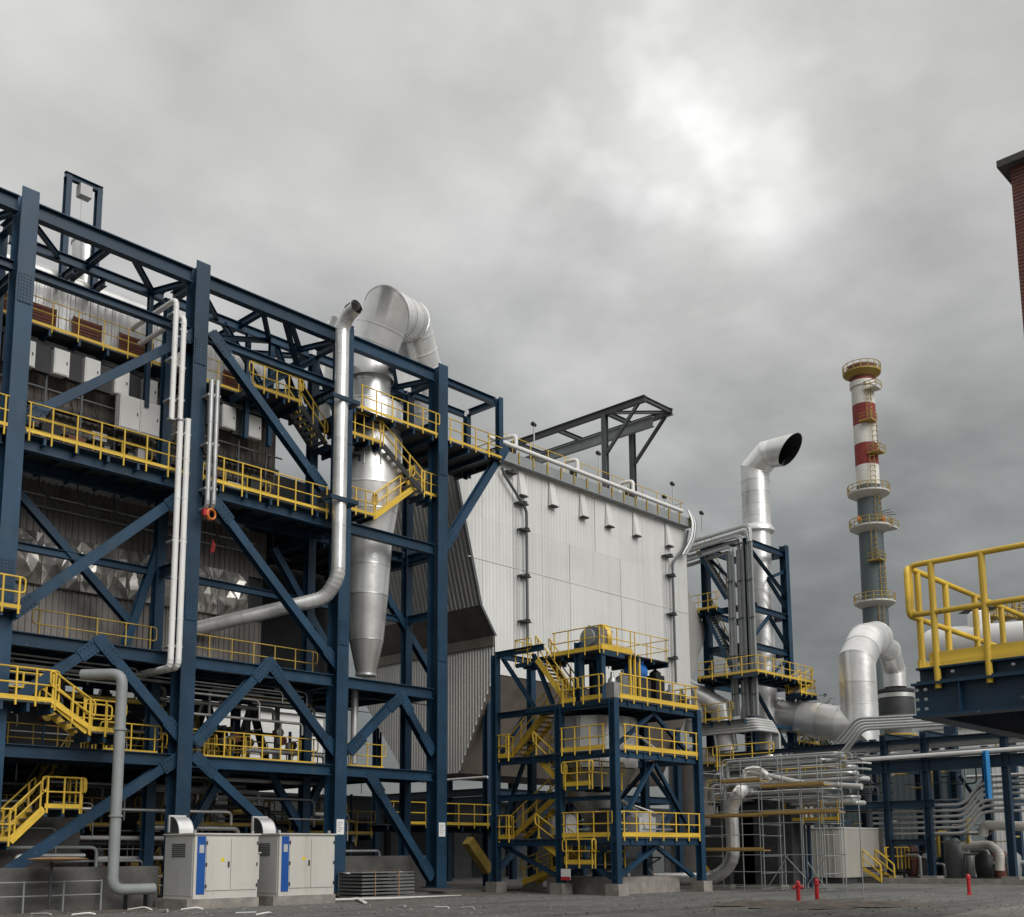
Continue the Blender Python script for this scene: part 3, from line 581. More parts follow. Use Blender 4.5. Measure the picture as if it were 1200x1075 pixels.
put('outlet', B().lathe((cx_, cy_, 0), [(.35, zz(790)-.1), (.5, zz(790)-.1), (.5, zz(790)), (.34, zz(790))], 20), 'silver_dull', CY)
p = at(416, 800, Y=cy_-.3); t = thing('discharge_pipe', 'slim silver discharge pipe hanging below the cyclone', 'pipe', (p.x, p.y, L1)); clad(t, [(p.x, p.y, L1+.3), (p.x, p.y, p.z)], .17, 1.2, 'silver', 14)
IU = thing('crossover_duct', 'big white silver arched duct rising over the cyclone into the filter house', 'duct', (cx_, cy_, zz(430)))
P = [atd(431, 440, S_), atd(428, 412, S_), atd(453, 366, 24.0), atd(479, 377, 21.6), atd(497, 450, 21.0), atd(502, 520, 20.8)]
P[0] = V((cx_, cy_, P[0].z)); P[1] = V((cx_, cy_, P[1].z)); clad(IU, P[:1]+[P[1]]+P[2:], 1.16, .8, 'silver', 28)
p = atd(462, 452, 22.5); put('inlet_box', B().box(p.x-.8, p.x+1.2, p.y-.8, p.y+.8, p.z-.6, p.z+.5), 'silver', IU)
t = thing('rear_duct', 'silver duct bend glimpsed behind the roof braces beside the vent pipe', 'duct', atd(380, 470, 22.5)); clad(t, [atd(372, 500, 22.5), atd(376, 425, 22.5), atd(395, 388, 22.5), atd(415, 400, 22)], .62, 1.0, 'silver', 20)
# vent pipe in front of the third column
a, c = at(401, 400, Y=37.4), at(396, 690, Y=37.4); xm = (a.x+c.x)/2; rv = .31
VP = thing('vent_pipe', 'bright silver vent pipe with curved open top in front of the third column', 'pipe', (xm, 37.4, c.z))
zt_ = at(401, 383, Y=37.4).z; e_ = at(418, 360, X=xm)
clad(VP, [(xm-4.9, 42.4, at(318, 735, Y=40.6).z-.6), (xm-.2, 38.0, c.z-.35), (xm, 37.4, c.z+.5), (xm, 37.4, zt_), e_+V((0, .55, -.12)), e_], rv, 1.0, 'silver', 22, R=.4)
put('mouth_shade', B().lathe(e_+V((0, .5, 0)), [(rv*.95, .49), (rv*.94, 0), (.01, -.01)], 20, axis=V((0, -1, .1)), caps=False), 'black', VP)  # black tube and disc paint the darkness inside the open pipe
for y in (470, 588):
    z = at(399, y, Y=37.4).z
    br_ = put('bracket', B().box(xm-.75, xm+.75, 37.0, 37.1, z-.09, z+.09).box(xm-.75, xm+.75, 37.72, 37.82, z-.09, z+.09).box(xm-.75, xm-.6, 37.1, 38, z-.085, z+.085).box(xm+.6, xm+.75, 37.1, 38, z-.085, z+.085), 'blue', VP)
# grey pipe at the far left
Y = 36.4; a, c = at(146, 790, Y=Y), at(129, 1043, Y=Y); xm = (a.x+c.x)/2
t = thing('drain_pipe', 'thick grey pipe running down to the ground at the far left', 'pipe', (xm, Y, .2)); ze = at(180, 1046, Y=Y)
put('pipe_run', B().tube(fillet([(xm-.9, Y+1.2, a.z), (xm, Y, a.z), (xm, Y, c.z), (ze.x, Y, c.z)], .4, 5), .19, 18), 'grey_pipe', t)
for z in (a.z-2, a.z-5): put('flange', B().lathe((xm, Y, z), [(.2, 0), (.235, 0), (.235, .07), (.2, .07)], 18), 'grey_pipe', t)
put('support', B().box(xm+.5, xm+.6, Y-.15, Y+.15, 0, c.z-.2), 'dark', t); put('support', B().box(ze.x-.3, ze.x-.2, Y-.15, Y+.15, 0, c.z-.2), 'dark', t)
# ---------------------------------------------------------------- machinery and pipework in the dark lower storeys
grp = 'pipework in the lower storeys of the steel frame'
for k in range(120):
    z = random.choice([random.uniform(.8, 5), random.uniform(.8, 5), random.uniform(6, 9.2)]); x = random.uniform(8, 33); y = random.uniform(39.3, 46); L = random.uniform(1.5, 5); r = random.choice([.02, .03, .03, .05, .07, .1])
    m = random.choice(['galv', 'grey_pipe', 'dark', 'dark', 'silver_dull', 'yellow_dull', 'grey_box'])
    if random.random() < .6: pts = [(x, y, z), (x+L, y, z), (x+L, y, z-random.uniform(.5, 1.5))]
    else: pts = [(x, y, z), (x, y+random.uniform(1, 3), z), (x+.8, y+3.2, z)]
    pipe('process_pipe', pts, r, m, f"{rw(r)} {COLW[m]} bent pipe {'on the first deck' if z > 5.4 else 'at ground level'} {'left of the second column' if x < 22 else 'between second and third columns' if x < 29.5 else 'right of the third column'}", 'pipe', grp, R=.25, n=8)
for k in range(5):
    od = ['lowest', 'second lowest', 'middle', 'second highest', 'topmost'][k]; z = 8.3+k*.17; pipe('conduit', [(10, 39.6, z), (20.8, 39.6, z), (20.8, 39.6, z-.5)], .035, 'galv', od+' thin grey conduit under the second deck, left of the second column', 'conduit', 'conduits under the second deck', R=.2)
    if k < 3: pipe('conduit', [(22.6, 39.6, z), (28.6, 39.6, z)], .035, 'galv', od+' thin grey conduit under the second deck, right of the second column', 'conduit', 'conduits under the second deck')
for k, (x, y, z, sx, sy, sz, m) in enumerate(((11, 44, 0, 2.5, 2.5, 3.5, 'dark'), (17, 45, 0, 3, 3, 4, 'grey_box'), (20, 43, 0, 1.2, 1.2, 2.2, 'dark'), (25, 46, 0, 2.5, 2.5, 3, 'dark'), (31, 45, 0, 2.2, 2, 3.2, 'grey_box'), (33, 50, 0, 3, 3, 4.2, 'dark'), (27, 52, 0, 6, 2, 5, 'grey_box'),
                                                (12, 50, 0, 8, 2, 5, 'grey_box'), (20, 52, 0, 4, 2, 4.4, 'dark'), (24.3, 42.5, 5.65, 1.2, 1.2, 1.6, 'dark'), (19, 44, 5.65, 4, 2, 2.5, 'dark'), (12, 44, 5.65, 5, 2, 3, 'grey_box'), (27.5, 45, 5.65, 1, 1, 2.2, 'dark'))):
    t = thing('machine', f"{'small' if sx < 1.5 else 'broad' if sx > 3.5 else 'boxy'} {COLW[m]} machine {'on the first deck' if z > 1 else 'on the ground'} {'in the front row' if y < 46 else 'in the back row'}, {['first', 'second', 'third', 'fourth', 'fifth', 'sixth', 'seventh', 'eighth', 'ninth', 'tenth', 'eleventh', 'twelfth', 'thirteenth'][sorted([11, 17, 20, 25, 31, 33, 27, 12.01, 20.01, 24.3, 19, 12, 27.5]).index(x if not (k == 7 or k == 8) else x+.01)]} from the left", 'machine', (x, y, z), 'machines inside the lower storeys')
    put('body', B().box(x-sx/2, x+sx/2, y-sy/2, y+sy/2, z+.25, z+sz*.8), m, t); put('lid', B().lathe((x, y, z+sz*.8), [(min(sx, sy)*.45, 0), (min(sx, sy)*.45, sz*.12), (min(sx, sy)*.2, sz*.2)], 14), 'grey_pipe', t)
    put('skid', B().box(x-sx*.55, x+sx*.55, y-sy*.55, y+sy*.55, z+.1, z+.25), 'concrete_dark', t)
for k in range(6):
    x = 17+k*2.6; a = V((x, 47.5, 5.6)); ibeam('brace', FR, a, (x+1.2, 47.5, 9.3), .3, .3, 'dark'); ibeam('brace', FR, (x+2.4, 47.5, 5.6), (x+1.2, 47.5, 9.3), .3, .3, 'dark')
for k in range(3):
    x = 9+k*7.3; stair(FR, (x+3.2, 42.4, 5.4), (x, 42.4, .2), (0, 1, 0), stringer='dark', rail='yellow_dull')
# low concrete walls, table, block at the lower left
a, c = at(-40, 1018, Y=37.2), at(186, 1018, Y=37.2)
put('low_wall', B().box(a.x, c.x, 37.2, 37.45, 0, a.z), 'concrete_dark', None, 'long dark low concrete wall at the foot of the plant, far left', 'wall')
a, c = at(408, 1006, Y=40.0), at(500, 1006, Y=40.0); put('low_wall', B().box(a.x-.5, c.x+.6, 40.0, 40.25, 0, a.z+.1), 'concrete_dark', None, 'low grey concrete wall behind the stacked panels', 'wall')
a, c = at(-30, 955, Y=40.8), at(95, 955, Y=40.8); put('concrete_block', B().box(a.x, c.x, 40.8, 43, 0, a.z).box(a.x, c.x, 40.75, 40.8, 1.0, 1.1), 'concrete_dark', None, 'big dark concrete block under the yellow stair at far left', 'block')
p = at(68, 1006, Y=36.0); t = thing('round_table', 'round rusty topped drum table on a thin post at the lower left', 'table', (p.x, 36, 0))
put('table_top', B().lathe((p.x, 36, p.z-.06), [(.1, -.05), (.9, 0), (.95, .04), (.6, .09), (.05, .1)], 24), 'timber', t); put('post', B().lathe((p.x-.2, 36, 0), [(.05, 0), (.05, p.z-.1)], 8), 'dark', t); put('foot', B().lathe((p.x-.2, 36, 0), [(.4, 0), (.4, .08), (.05, .14)], 14), 'concrete_dark', t)
for k in range(9):      # rail posts of the low fence
    pass
fe = thing('low_fence', 'low grey post and rail fence before the dark concrete wall', 'fence', (at(60, 1020, Y=36.8).x, 36.8, 0))
a, c = at(-20, 1025, Y=36.8), at(120, 1020, Y=36.8)
for z in (.55, 1.0): inst('rail', 'rod', 'grey_pipe', fe, (a.x, 36.8, z), (c.x, 36.8, z), .025)
for i in range(4): x = a.x+(c.x-a.x)*i/3; inst('post', 'rod', 'grey_pipe', fe, (x, 36.8, 0), (x, 36.8, 1.05), .035)

# dark block added behind the ground level to darken the bays
HL = thing('dark_backdrop', 'long low dark backdrop block added to darken the view behind the lower storeys', 'backdrop', (38, 62, 0))
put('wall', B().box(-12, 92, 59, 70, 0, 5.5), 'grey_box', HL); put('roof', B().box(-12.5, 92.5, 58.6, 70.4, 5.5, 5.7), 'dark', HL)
for k in range(16):
    x = -8+k*6; put('door', B().box(x, x+2.6, 58.93, 58.99, 0, 4.2), 'dark', HL); put('pilaster', B().box(x+3.6, x+4.0, 58.8, 58.99, 0, 5.4), 'black', HL)
# light steelwork, cable ladders and valves in the dark bays
for k in range(34):
    x = random.uniform(8, 34); y = random.uniform(40.9, 46); z0 = random.choice([.1, .1, L1]); h = random.uniform(1.8, 4.8) if z0 < 1 else random.uniform(1, 3)
    wc = random.choice(['rust', 'yellow_dull', 'black', 'galv']); t = thing('valve_station', f"{'tall' if h > 3 else 'short'} valve station with {dict(rust='rusty', yellow_dull='yellow', black='black', galv='grey')[wc]} handwheel {'on the first deck' if z0 > 1 else 'at ground level'} {'left of the second column' if x < 22 else 'between second and third columns' if x < 29.5 else 'right of the third column'}", 'valve', (x, y, z0), 'valve stations in the lower bays'); inst('upright', 'rod', random.choice(['galv', 'grey_pipe', 'dark', 'blue']), t, (x, y, z0), (x, y, z0+h), random.choice([.04, .07, .12]))
    put('valve', B().lathe((x, y, z0+h*.5), [(.08, 0), (.2, .05), (.2, .3), (.08, .36)], 10), random.choice(['galv', 'grey_pipe', 'rust', 'silver_dull']), t); put('handwheel', B().lathe((x, y-.3, z0+h*.5+.2), [(.14, 0), (.2, .02), (.14, .05)], 12, axis=V((0, 1, 0))), wc, t)
for k in range(7):
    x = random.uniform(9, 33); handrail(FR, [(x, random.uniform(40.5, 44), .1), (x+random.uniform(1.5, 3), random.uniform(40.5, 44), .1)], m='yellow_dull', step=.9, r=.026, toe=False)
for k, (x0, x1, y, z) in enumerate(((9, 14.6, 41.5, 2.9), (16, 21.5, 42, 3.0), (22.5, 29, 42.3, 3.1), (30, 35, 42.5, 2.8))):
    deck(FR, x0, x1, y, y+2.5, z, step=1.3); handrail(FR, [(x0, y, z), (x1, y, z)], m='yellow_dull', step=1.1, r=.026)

# instrument boxes, cable ladders and droppers crowding the third deck
for k in range(20):
    x = 8.2+k*1.02+random.uniform(-.25, .25); z = L3+.75+random.choice([.2, .5, .9]); w_ = random.uniform(.2, .42); h = random.uniform(.3, .8)
    t = thing('instrument_box', ['first', 'second', 'third', 'fourth', 'fifth', 'sixth', 'seventh', 'eighth', 'ninth', 'tenth', 'eleventh', 'twelfth', 'thirteenth', 'fourteenth', 'fifteenth', 'sixteenth', 'seventeenth', 'eighteenth', 'nineteenth', 'last'][k]+' small instrument box from the left behind the third deck rail', 'instrument', (x, 41.2, z), 'instrument boxes on the third deck')
    m = random.choice(['dark', 'grey_box', 'rust', 'dark', 'black', 'pale_grey']); put('case', B().box(x-w_, x+w_, 41.05, 41.35, z, z+h), m, t); put('cable', B().tube(fillet([(x, 41.2, z+h), (x, 41.2, z+h+.5), (x+random.uniform(-.4, .4), 41.45, 19.9)], .2, 3), .03, 6), 'black', t); put('stand', B().box(x-.04, x+.04, 41.2, 41.28, L3+.73, z), 'dark', t)
for k, z in enumerate((18.35, 19.3, 21.75)):
    t = thing('cable_ladder', ['lower', 'middle', 'upper'][k]+' long dark cable ladder behind the switch boxes', 'cable ladder', (17, 41.7, z), 'cable ladders behind the switch boxes')
    for o in (0, .35): inst('side_rail', 'box', 'dark', t, (6.6, 41.5+o, z), (28.3, 41.5+o, z), .04, .12)
    for j in range(3): put('cable', B().tube([(6.6, 41.56+.1*j, z+.06), (28.2, 41.56+.1*j, z+.06)], .045, 6), ['black', 'grey_pipe', 'black'][j], t)
for k in range(14):
    x = 8+k*1.5; pipe('hanger_pipe', [(x, 40.6, L3-.3), (x, 40.6, L3-random.uniform(.8, 1.6)), (x+random.choice([-1, 1])*.9, 40.6, L3-1.7)], .035, 'dark', ['first', 'second', 'third', 'fourth', 'fifth', 'sixth', 'seventh', 'eighth', 'ninth', 'tenth', 'eleventh', 'twelfth', 'thirteenth', 'last'][k]+' dark hanger pipe from the left under the third deck', 'pipe', 'hanger pipes under the third deck', R=.2, n=6)

# long straight runs crossing the lower bays, hung under the decks
for k in range(46):
    lvl = k % 3; z = (random.uniform(6.2, 9.1), random.uniform(3.4, 5.2), random.uniform(.6, 3))[lvl]; x = random.uniform(8, 27); y = random.uniform(39.3, 43.5); L = random.uniform(3, 8); r = random.choice([.03, .045, .06, .09]); m = random.choice(['galv', 'pale_grey', 'grey_pipe', 'silver_dull'])
    pts = [(x, y, z), (x+L, y, z), (x+L, y, z-.5)] if k % 4 else [(x, y, z-1.2), (x, y, z), (x+L*.5, y, z)]
    pipe('process_pipe', pts, r, m, f"{rw(r)} {COLW[m]} {['short', 'long'][L > 5.5]} straight pipe {['above the first deck', 'under the first deck', 'near the ground'][lvl]} {'left of the second column' if x < 20 else 'in the middle bays'}", 'pipe', 'straight pipe runs in the lower bays', R=.2, n=8)
# ---------------------------------------------------------------- filter house (big white clad box)
YW = 42.0
ES = thing('filter_house', 'huge white ribbed metal filter house with slanted end behind the stair tower', 'filter house', (52, 47, 0))
zr = at(590, 544, Y=YW).z; A = [at(527, 520, Y=YW), at(563, 709, Y=YW), at(580, 745, Y=YW), at(580, 790, Y=YW)]
xa, xb, xc = A[0].x, A[1].x, A[2].x; zA, zB, zC = A[1].z, A[2].z, A[3].z; xe = at(804, 640, Y=YW).x
def lo(s):
    if s <= xb: return zr+(zA-zr)*(s-xa)/(xb-xa)
    if s <= xc: return zA+(zB-zA)*(s-xb)/(xc-xb)
    return zC
seam = [at(640, 672, Y=YW).z, at(640, 800, Y=YW).z]
levels = [zr, zr-3.6, seam[0]-.2, zC]
nx = 9; wx = (xe-xa)/nx
for k in range(nx):
    x0, x1 = xa+k*wx, xa+(k+1)*wx-.012
    for j in range(3):
        hi, lw = levels[j], levels[j+1]; o = random.uniform(0, .018)+.012*j
        segs = [x0]+[q for q in (xb, xc) if x0 < q < x1]+[x1]
        if all(lo(q) >= hi-.01 for q in (x0, x1)): continue
        put('cladding_sheet', B().ribs(x0, x1, .27, lambda s: min(hi, max(lw+.006, lo(s))), lambda s: hi, lambda s, z, d: (s, YW-d-o, z), .007), 'sheet', ES)
put('lap_flashing', B().box(xb-1, xe, YW-.06, YW-.045, seam[0]-.22, seam[0]-.17), 'sheet', ES)
YE = 53.5      # far side
def xl(z): return xa+(xb-xa)*(zr-z)/(zr-zA) if z > zA else xb+(xc-xb)*(zA-z)/(zA-zB) if z > zB else xc
# sloping inlet end: ribbed sheets, smooth brown transition below
ny = 5; wy = (YE-YW)/ny
for k in range(ny):
    y0, y1 = YW+.01+k*wy, YW+(k+1)*wy
    put('end_sheet', B().ribs(y0, y1, .34, lambda s: zA, lambda s: zr, lambda s, z, d: (xl(z)-d, s, z), .06), 'sheet_shaded', ES)
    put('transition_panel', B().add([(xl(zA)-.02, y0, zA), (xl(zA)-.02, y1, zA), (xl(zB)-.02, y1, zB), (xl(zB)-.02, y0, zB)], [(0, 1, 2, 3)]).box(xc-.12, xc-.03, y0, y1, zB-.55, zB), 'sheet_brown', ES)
put('corner_trim', B().prism([(xl(zr)-.08, YW-.07, zr), (xl(zA)-.08, YW-.07, zA), (xl(zB)-.08, YW-.07, zB), (xl(zB)+.1, YW-.07, zB), (xl(zA)+.1, YW-.07, zA), (xl(zr)+.1, YW-.07, zr)], (0, .1, 0)), 'grey_steel', ES)
# lower end: hopper gable
h0 = at(538, 906, X=xc).y; zh = at(538, 906, X=xc).z
hl0, hl1 = 51.2, 49.3
def glo(s):
    if s < h0: return zC+(zh-zC)*(s-YW)/(h0-YW)
    if s < hl1: return zh
    return zh+(zC-.2-zh)*(s-hl1)/(YE-hl1)
for k in range(4):
    y0, y1 = YW+k*(YE-YW)/4, YW+(k+1)*(YE-YW)/4-.01
    put('hopper_gable', B().ribs(y0, y1, .22, glo, lambda s: zB-.5, lambda s, z, d: (xc-d, s, z), .045), 'gable', ES)
xh = [xc+i*(xe-xc)/3 for i in range(4)]
for i in range(3):      # three long hoppers, smooth sloping sides
    put('hopper_side', B().add([(xh[i], YW+.01, zC), (xh[i+1], YW+.01, zC), (xh[i+1], h0, zh), (xh[i], h0, zh)], [(3, 2, 1, 0)]), 'sheet_brown', ES)
    put('hopper_bottom', B().add([(xh[i], h0, zh), (xh[i+1], h0, zh), (xh[i+1], hl1, zh), (xh[i], hl1, zh)], [(3, 2, 1, 0)]), 'sheet_brown', ES)
    put('hopper_back', B().add([(xh[i], hl1, zh), (xh[i+1], hl1, zh), (xh[i+1], YE, zC), (xh[i], YE, zC)], [(3, 2, 1, 0)]), 'sheet_brown', ES)
put('hopper_pipe', B().tube([(xc-.1, YW+.5, zh-.35), (xc-.1, h0+3, zh-.35)], .07, 8), 'white', ES)
put('roof', B().box(xa+.1, xe, YW+.02, YE, zr-.06, zr), 'sheet_shaded', ES)
put('far_wall', B().add([(xe, YW, zC), (xe, YE, zC), (xe, YE, zr), (xe, YW, zr)], [(0, 1, 2, 3)]).add([(xa, YE, zr), (xb, YE, zA), (xc, YE, zB), (xc, YE, zC), (xe, YE, zC), (xe, YE, zr)], [(0, 1, 2, 3, 4, 5)]), 'sheet_shaded', ES)
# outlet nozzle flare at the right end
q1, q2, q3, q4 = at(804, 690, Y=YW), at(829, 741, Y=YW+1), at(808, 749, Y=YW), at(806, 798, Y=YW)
put('outlet_nozzle', B().add([(xe, YW-.01, q1.z), (xe, YE-3, q1.z), (q2.x, YE-3, q2.z), (q2.x, YW+1, q2.z)], [(0, 3, 2, 1)]).add([(xe, YW-.01, q1.z), (q2.x, YW+1, q2.z), (xe, YW-.01, q4.z)], [(0, 2, 1)]).add([(xe, YW-.01, q4.z), (xe, YE-3, q4.z), (q2.x, YE-3, q2.z), (q2.x, YW+1, q2.z)], [(0, 1, 2, 3)]), 'sheet_shaded', ES)
# support legs below the hoppers
for x in [xc+.4+i*(xe-xc-.8)/3 for i in range(4)]:
    for y in (YW+1.0, YE-1): ibeam('leg', ES, (x, y, 0), (x, y, zC), .4, .4, 'blue_far', up=V((0, 1, 0)))
    ibeam('leg_tie', ES, (x, YW+1.2, 5.2), (x, YE-1.2, 5.2), .3, .4, 'blue_far')
for i in range(3):
    x0 = xc+.4+i*(xe-xc-.8)/3; x1 = x0+(xe-xc-.8)/3
    ibeam('leg_brace', ES, (x0, YW+1, .3), (x1, YW+1, 5), .28, .28, 'blue_far', up=V((0, 1, 0))); ibeam('leg_tie', ES, (x0+.2, YW+1, 5.2), (x1-.2, YW+1, 5.2), .3, .4, 'blue_far')
# roof edge: gutter, walkway, handrail, header pipe
put('gutter', B().prof((xc-.2, YW-.25, zr+.3), (xe, YW-.25, zr+.3), [(-.22, -.3), (.22, -.3), (.22, .32), (.17, .32), (.17, -.22), (-.17, -.22), (-.17, .32), (-.22, .32)]), 'grey_pipe', ES)
for k in range(16): 
    x = xc+.3+k*(xe-xc-.5)/15; inst('gutter_bracket', 'box', 'yellow_dull', ES, (x, YW-.5, zr+.1), (x, YW-.5, zr+.75), .08)
handrail(ES, [(xc, YW+.05, zr+.62), (xe-.1, YW+.05, zr+.62), (xe-.1, YW+4, zr+.62)], h=1.25, step=1.6, m='yellow', r=.024, toe=False, loop=(False, False))
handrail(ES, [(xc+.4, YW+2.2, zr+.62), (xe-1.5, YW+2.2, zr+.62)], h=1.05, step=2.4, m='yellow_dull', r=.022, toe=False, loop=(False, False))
HP = thing('header_pipe', 'long white header pipe with looped branches along the filter house roof edge', 'pipe', (50, YW-.5, zr+1))
clad(HP, [(xc-.9, YW-.45, zr+1.05), (at(792, 578, Y=YW).x, YW-.45, zr+.95)], .13, 2.2, 'white', 12, 'pipe_section')
for px, py in ((604, 521), (676, 548), (741, 570)):
    p = at(px, py, Y=YW-.4); put('branch', B().tube(fillet([(p.x, YW-.45, zr+1), (p.x, YW-.45, zr+1.75), (p.x-.2, YW+.5, zr+1.75), (p.x-.2, YW+.5, zr+.7)], .25, 3), .12, 10), 'white', HP)
    put('valve', B().box(p.x+.25, p.x+.6, YW+.1, YW+.4, zr+.9, zr+1.5), 'black', HP)
for k in range(7): p = xc+1.5+k*2.7; put('roof_cover', B().box(p, p+1.0, YW+.8, YW+1.8, zr, zr+random.uniform(.9, 1.5)), random.choice(['yellow_dull', 'dark', 'grey_box']), ES)
# triangular pods under the gutter
for k, (px, py) in enumerate(((614, 581), (650, 593), (686, 606), (716, 617), (748, 628), (786, 640))):
    p = at(px, py, Y=YW-.3); t = thing('wall_hood', ['first', 'second', 'third', 'fourth', 'fifth', 'last'][k]+' slim white wedge hood below the filter house gutter, counted from the left', 'hood', (p.x, YW-.3, p.z), 'wedge hoods on the filter house wall')
    w_ = .28; put('shroud', B().add([(p.x-w_, YW-.07, p.z), (p.x+w_, YW-.07, p.z), (p.x+w_, YW-.36, p.z+.04), (p.x-w_, YW-.36, p.z+.04), (p.x-.2, YW-.06, p.z+1.6), (p.x+.2, YW-.06, p.z+1.6)], [(3, 2, 5, 4), (0, 3, 4), (2, 1, 5), (0, 1, 2, 3), (0, 4, 5, 1)]), 'sheet', t)
    put('lip', B().box(p.x-w_-.03, p.x+w_+.03, YW-.38, YW-.06, p.z-.045, p.z-.005), 'dark', t)
# conduits down the wall
def conduit(px_pts, label, brs):
    pts = [at(x, y, Y=YW-.32) for x, y in px_pts]; t = thing('wall_conduit', label, 'conduit', pts[-1], 'dark conduits on the filter house wall')
    pts[-1].x = pts[-2].x; put('tube', B().tube(fillet(pts, .3, 3), .085, 8), 'grey_steel', t)
    lad = [V((q.x-.75, YW-.2, q.z)) for q in pts[-2:]]; 
    for o in (0, .2): inst('ladder_rail', 'rod', 'galv', t, lad[0]+V((o, 0, 0)), lad[1]+V((o, 0, 0)), .025)
    for y in brs:
        z = at(px_pts[-1][0], y, Y=YW-.3).z; x = pts[-1].x if z < pts[-2].z else pts[-2].x-(z-pts[-2].z)*.55
        put('bracket', B().box(x-.62, x+.22, YW-.45, YW-.05, z-.035, z+.035).box(x-.15, x+.12, YW-.44, YW-.22, z+.035, z+.17), 'dark', t)
conduit(((588, 548), (591, 556), (617, 598), (616, 760)), 'dark conduit with ladder down the left of the white filter house wall', (560, 592, 622, 676, 729))
conduit(((806, 622), (803, 640), (788, 660), (790, 800)), 'dark conduit with ladder down the right of the white filter house wall', (654, 676, 721, 772))
t = thing('wall_conduit', 'loose bundle of grey cables hanging off the filter house roof corner', 'cables', at(808, 640, Y=YW-.5))
for k in range(6):
    pts = [at(806+k*.8, 598+k, Y=YW-.5), at(812+k, 612, Y=YW-.8), at(810+k, 632, Y=YW-.8), at(800+k, 650, Y=YW-.5)]; put('cable', B().tube(fillet(pts, .6, 3), .06, 6), random.choice(['galv', 'dark', 'grey_pipe']), t)
# lamp posts on the roof
for k, (x, y0, y1) in enumerate(((626, 525, 498), (702, 560, 532), (789, 597, 568), (779, 596, 583), (823, 622, 602))):
    a, c = at(x, y0, Y=YW+.4), at(x, y1, Y=YW+.4)
    t = thing('roof_lamp', ['first', 'second', 'third', 'short', 'rightmost'][k]+' floodlight mast along the filter house roof edge', 'lamp', a, 'floodlight masts on the filter house roof'); inst('mast', 'rod', 'galv', t, a, (a.x, a.y, c.z), .045)
    put('lamp_head', B().prism([(a.x-.2, a.y-.1, c.z-.02), (a.x+.1, a.y-.1, c.z-.12), (a.x+.14, a.y-.1, c.z+.02), (a.x-.16, a.y-.1, c.z+.14)], (0, .2, 0)), 'black', t)
# monorail hoist gantry over the roof
MG = thing('monorail_gantry', 'grey steel monorail gantry projecting above the filter house roof', 'gantry', at(735, 620, Y=46))
xg = at(740, 520, Y=45).x
zg = at(752, 470, Y=45).z
# two posts, two runway beams, cross ties and struts
X1, X2 = at(709, 520, Y=45.5).x, at(741, 520, Y=45.5).x; zg = at(709, 484, Y=45.5).z
for x in (X1, X2): ibeam('post', MG, (x, 45.5, zr), (x, 45.5, zg-.2), .36, .36, 'grey_steel', up=V((1, 0, 0)))
yt = 42.0; ybk = 57
for x, h in ((X1, .45), (X2, .45)):
    ibeam('runway_beam', MG, (x, yt, zg), (x, ybk, zg), .3, h, 'grey_steel')
    ibeam('strut', MG, (x, 45.4, zg-3.0), (x, yt+.6, zg-.2), .2, .2, 'grey_steel', up=V((1, 0, 0)))
ibeam('monorail', MG, (X2-.5, 43.3, zg-.5), (X2-.5, ybk, zg-.5), .32, .75, 'grey_pipe')
for y in (yt+.15, 45.5, 50, 54): ibeam('tie', MG, (X1, y, zg+.05), (X2, y, zg+.05), .25, .3, 'grey_steel')
ibeam('tie', MG, (X1, 45.5, zg), (X2, yt+.2, zg), .18, .2, 'grey_steel')
# floor deck and rail under the filter house
deck(ES, 34.5, xc+3, 42.3, 46.5, 3.3, joist='blue_far'); handrail(ES, [(35.9, 42.2, 3.32), (42.8, 42.2, 3.32)], step=1.2, m='yellow')
handrail(ES, [(30.5, 45, 3.32), (35.2, 45, 3.32)], step=1.2, m='yellow_dull'); deck(ES, 29, 34.4, 44.8, 49, 3.3, joist='blue_far')
sc_ = at(563, 1000, Y=41); put('screw_conveyor', B().bar(at(548, 985, Y=41), at(572, 1020, Y=41), .5, .45, up=V((0, 1, 0))), 'yellow_dull', None, 'inclined dull yellow conveyor trough beside the fourth column base', 'conveyor')
# ---------------------------------------------------------------- stair tower with vessel
TX, TY = 38.6, 30.3
TW = thing('stair_tower', 'blue and yellow stair tower with zigzag stairs in front of the white filter house', 'stair tower', (42, 34, 0))
X1_ = at(818, 900, Y=TY).x; Ym, Yk = at(656, 900, X=TX).y, at(581, 900, X=TX).y
zL = [at(724, y, X=TX).z for y in (817, 877, 981)]; zT, zM, zLo = zL
H3 = .34
for (x, y, z1) in ((TX, TY, zT), (TX, Ym, zT), (TX, Yk, at(581, 768, X=TX).z), (X1_, TY, zT), (X1_, Ym, zT), (X1_, Yk, zT), (TX+2.6, Yk, at(581, 768, X=TX).z), (TX+2.6, Ym, at(581, 768, X=TX).z+.4), (TX+.2, Ym-1.1, at(700, 748, X=TX).z)):
    z0 = zT if abs(y-(Ym-1.1)) < .01 else .5
    put('column', B().ib((x, y, z0), (x, y, z1), H3, H3, .03, .02, up=V((0, 1, 0))), 'blue', TW)
    if z0 < 1: put('plinth', B().box(x-.36, x+.36, y-.36, y+.36, 0, .5), 'concrete', TW)
for z in zL:
    for a, c in (((TX, TY, z), (TX, Ym, z)), ((TX, Ym, z), (TX, Yk, z)), ((TX, TY, z), (X1_, TY, z)), ((X1_, TY, z), (X1_, Yk, z)), ((TX, Ym, z), (X1_, Ym, z))):
        a, c = V(a)-Z3*.2, V(c)-Z3*.2; d = (c-a).normalized()*.19; ibeam('beam', TW, a+d, c-d, .2, .3)
zi = (zM+zLo)/2
ibeam('beam', TW, (TX, Ym+.2, zi), (TX, Yk-.2, zi), .2, .3); ibeam('beam', TW, (TX, TY+.2, zi-.2), (TX, Ym-.2, zi-.2), .16, .2)
zq = at(581, 768, X=TX).z
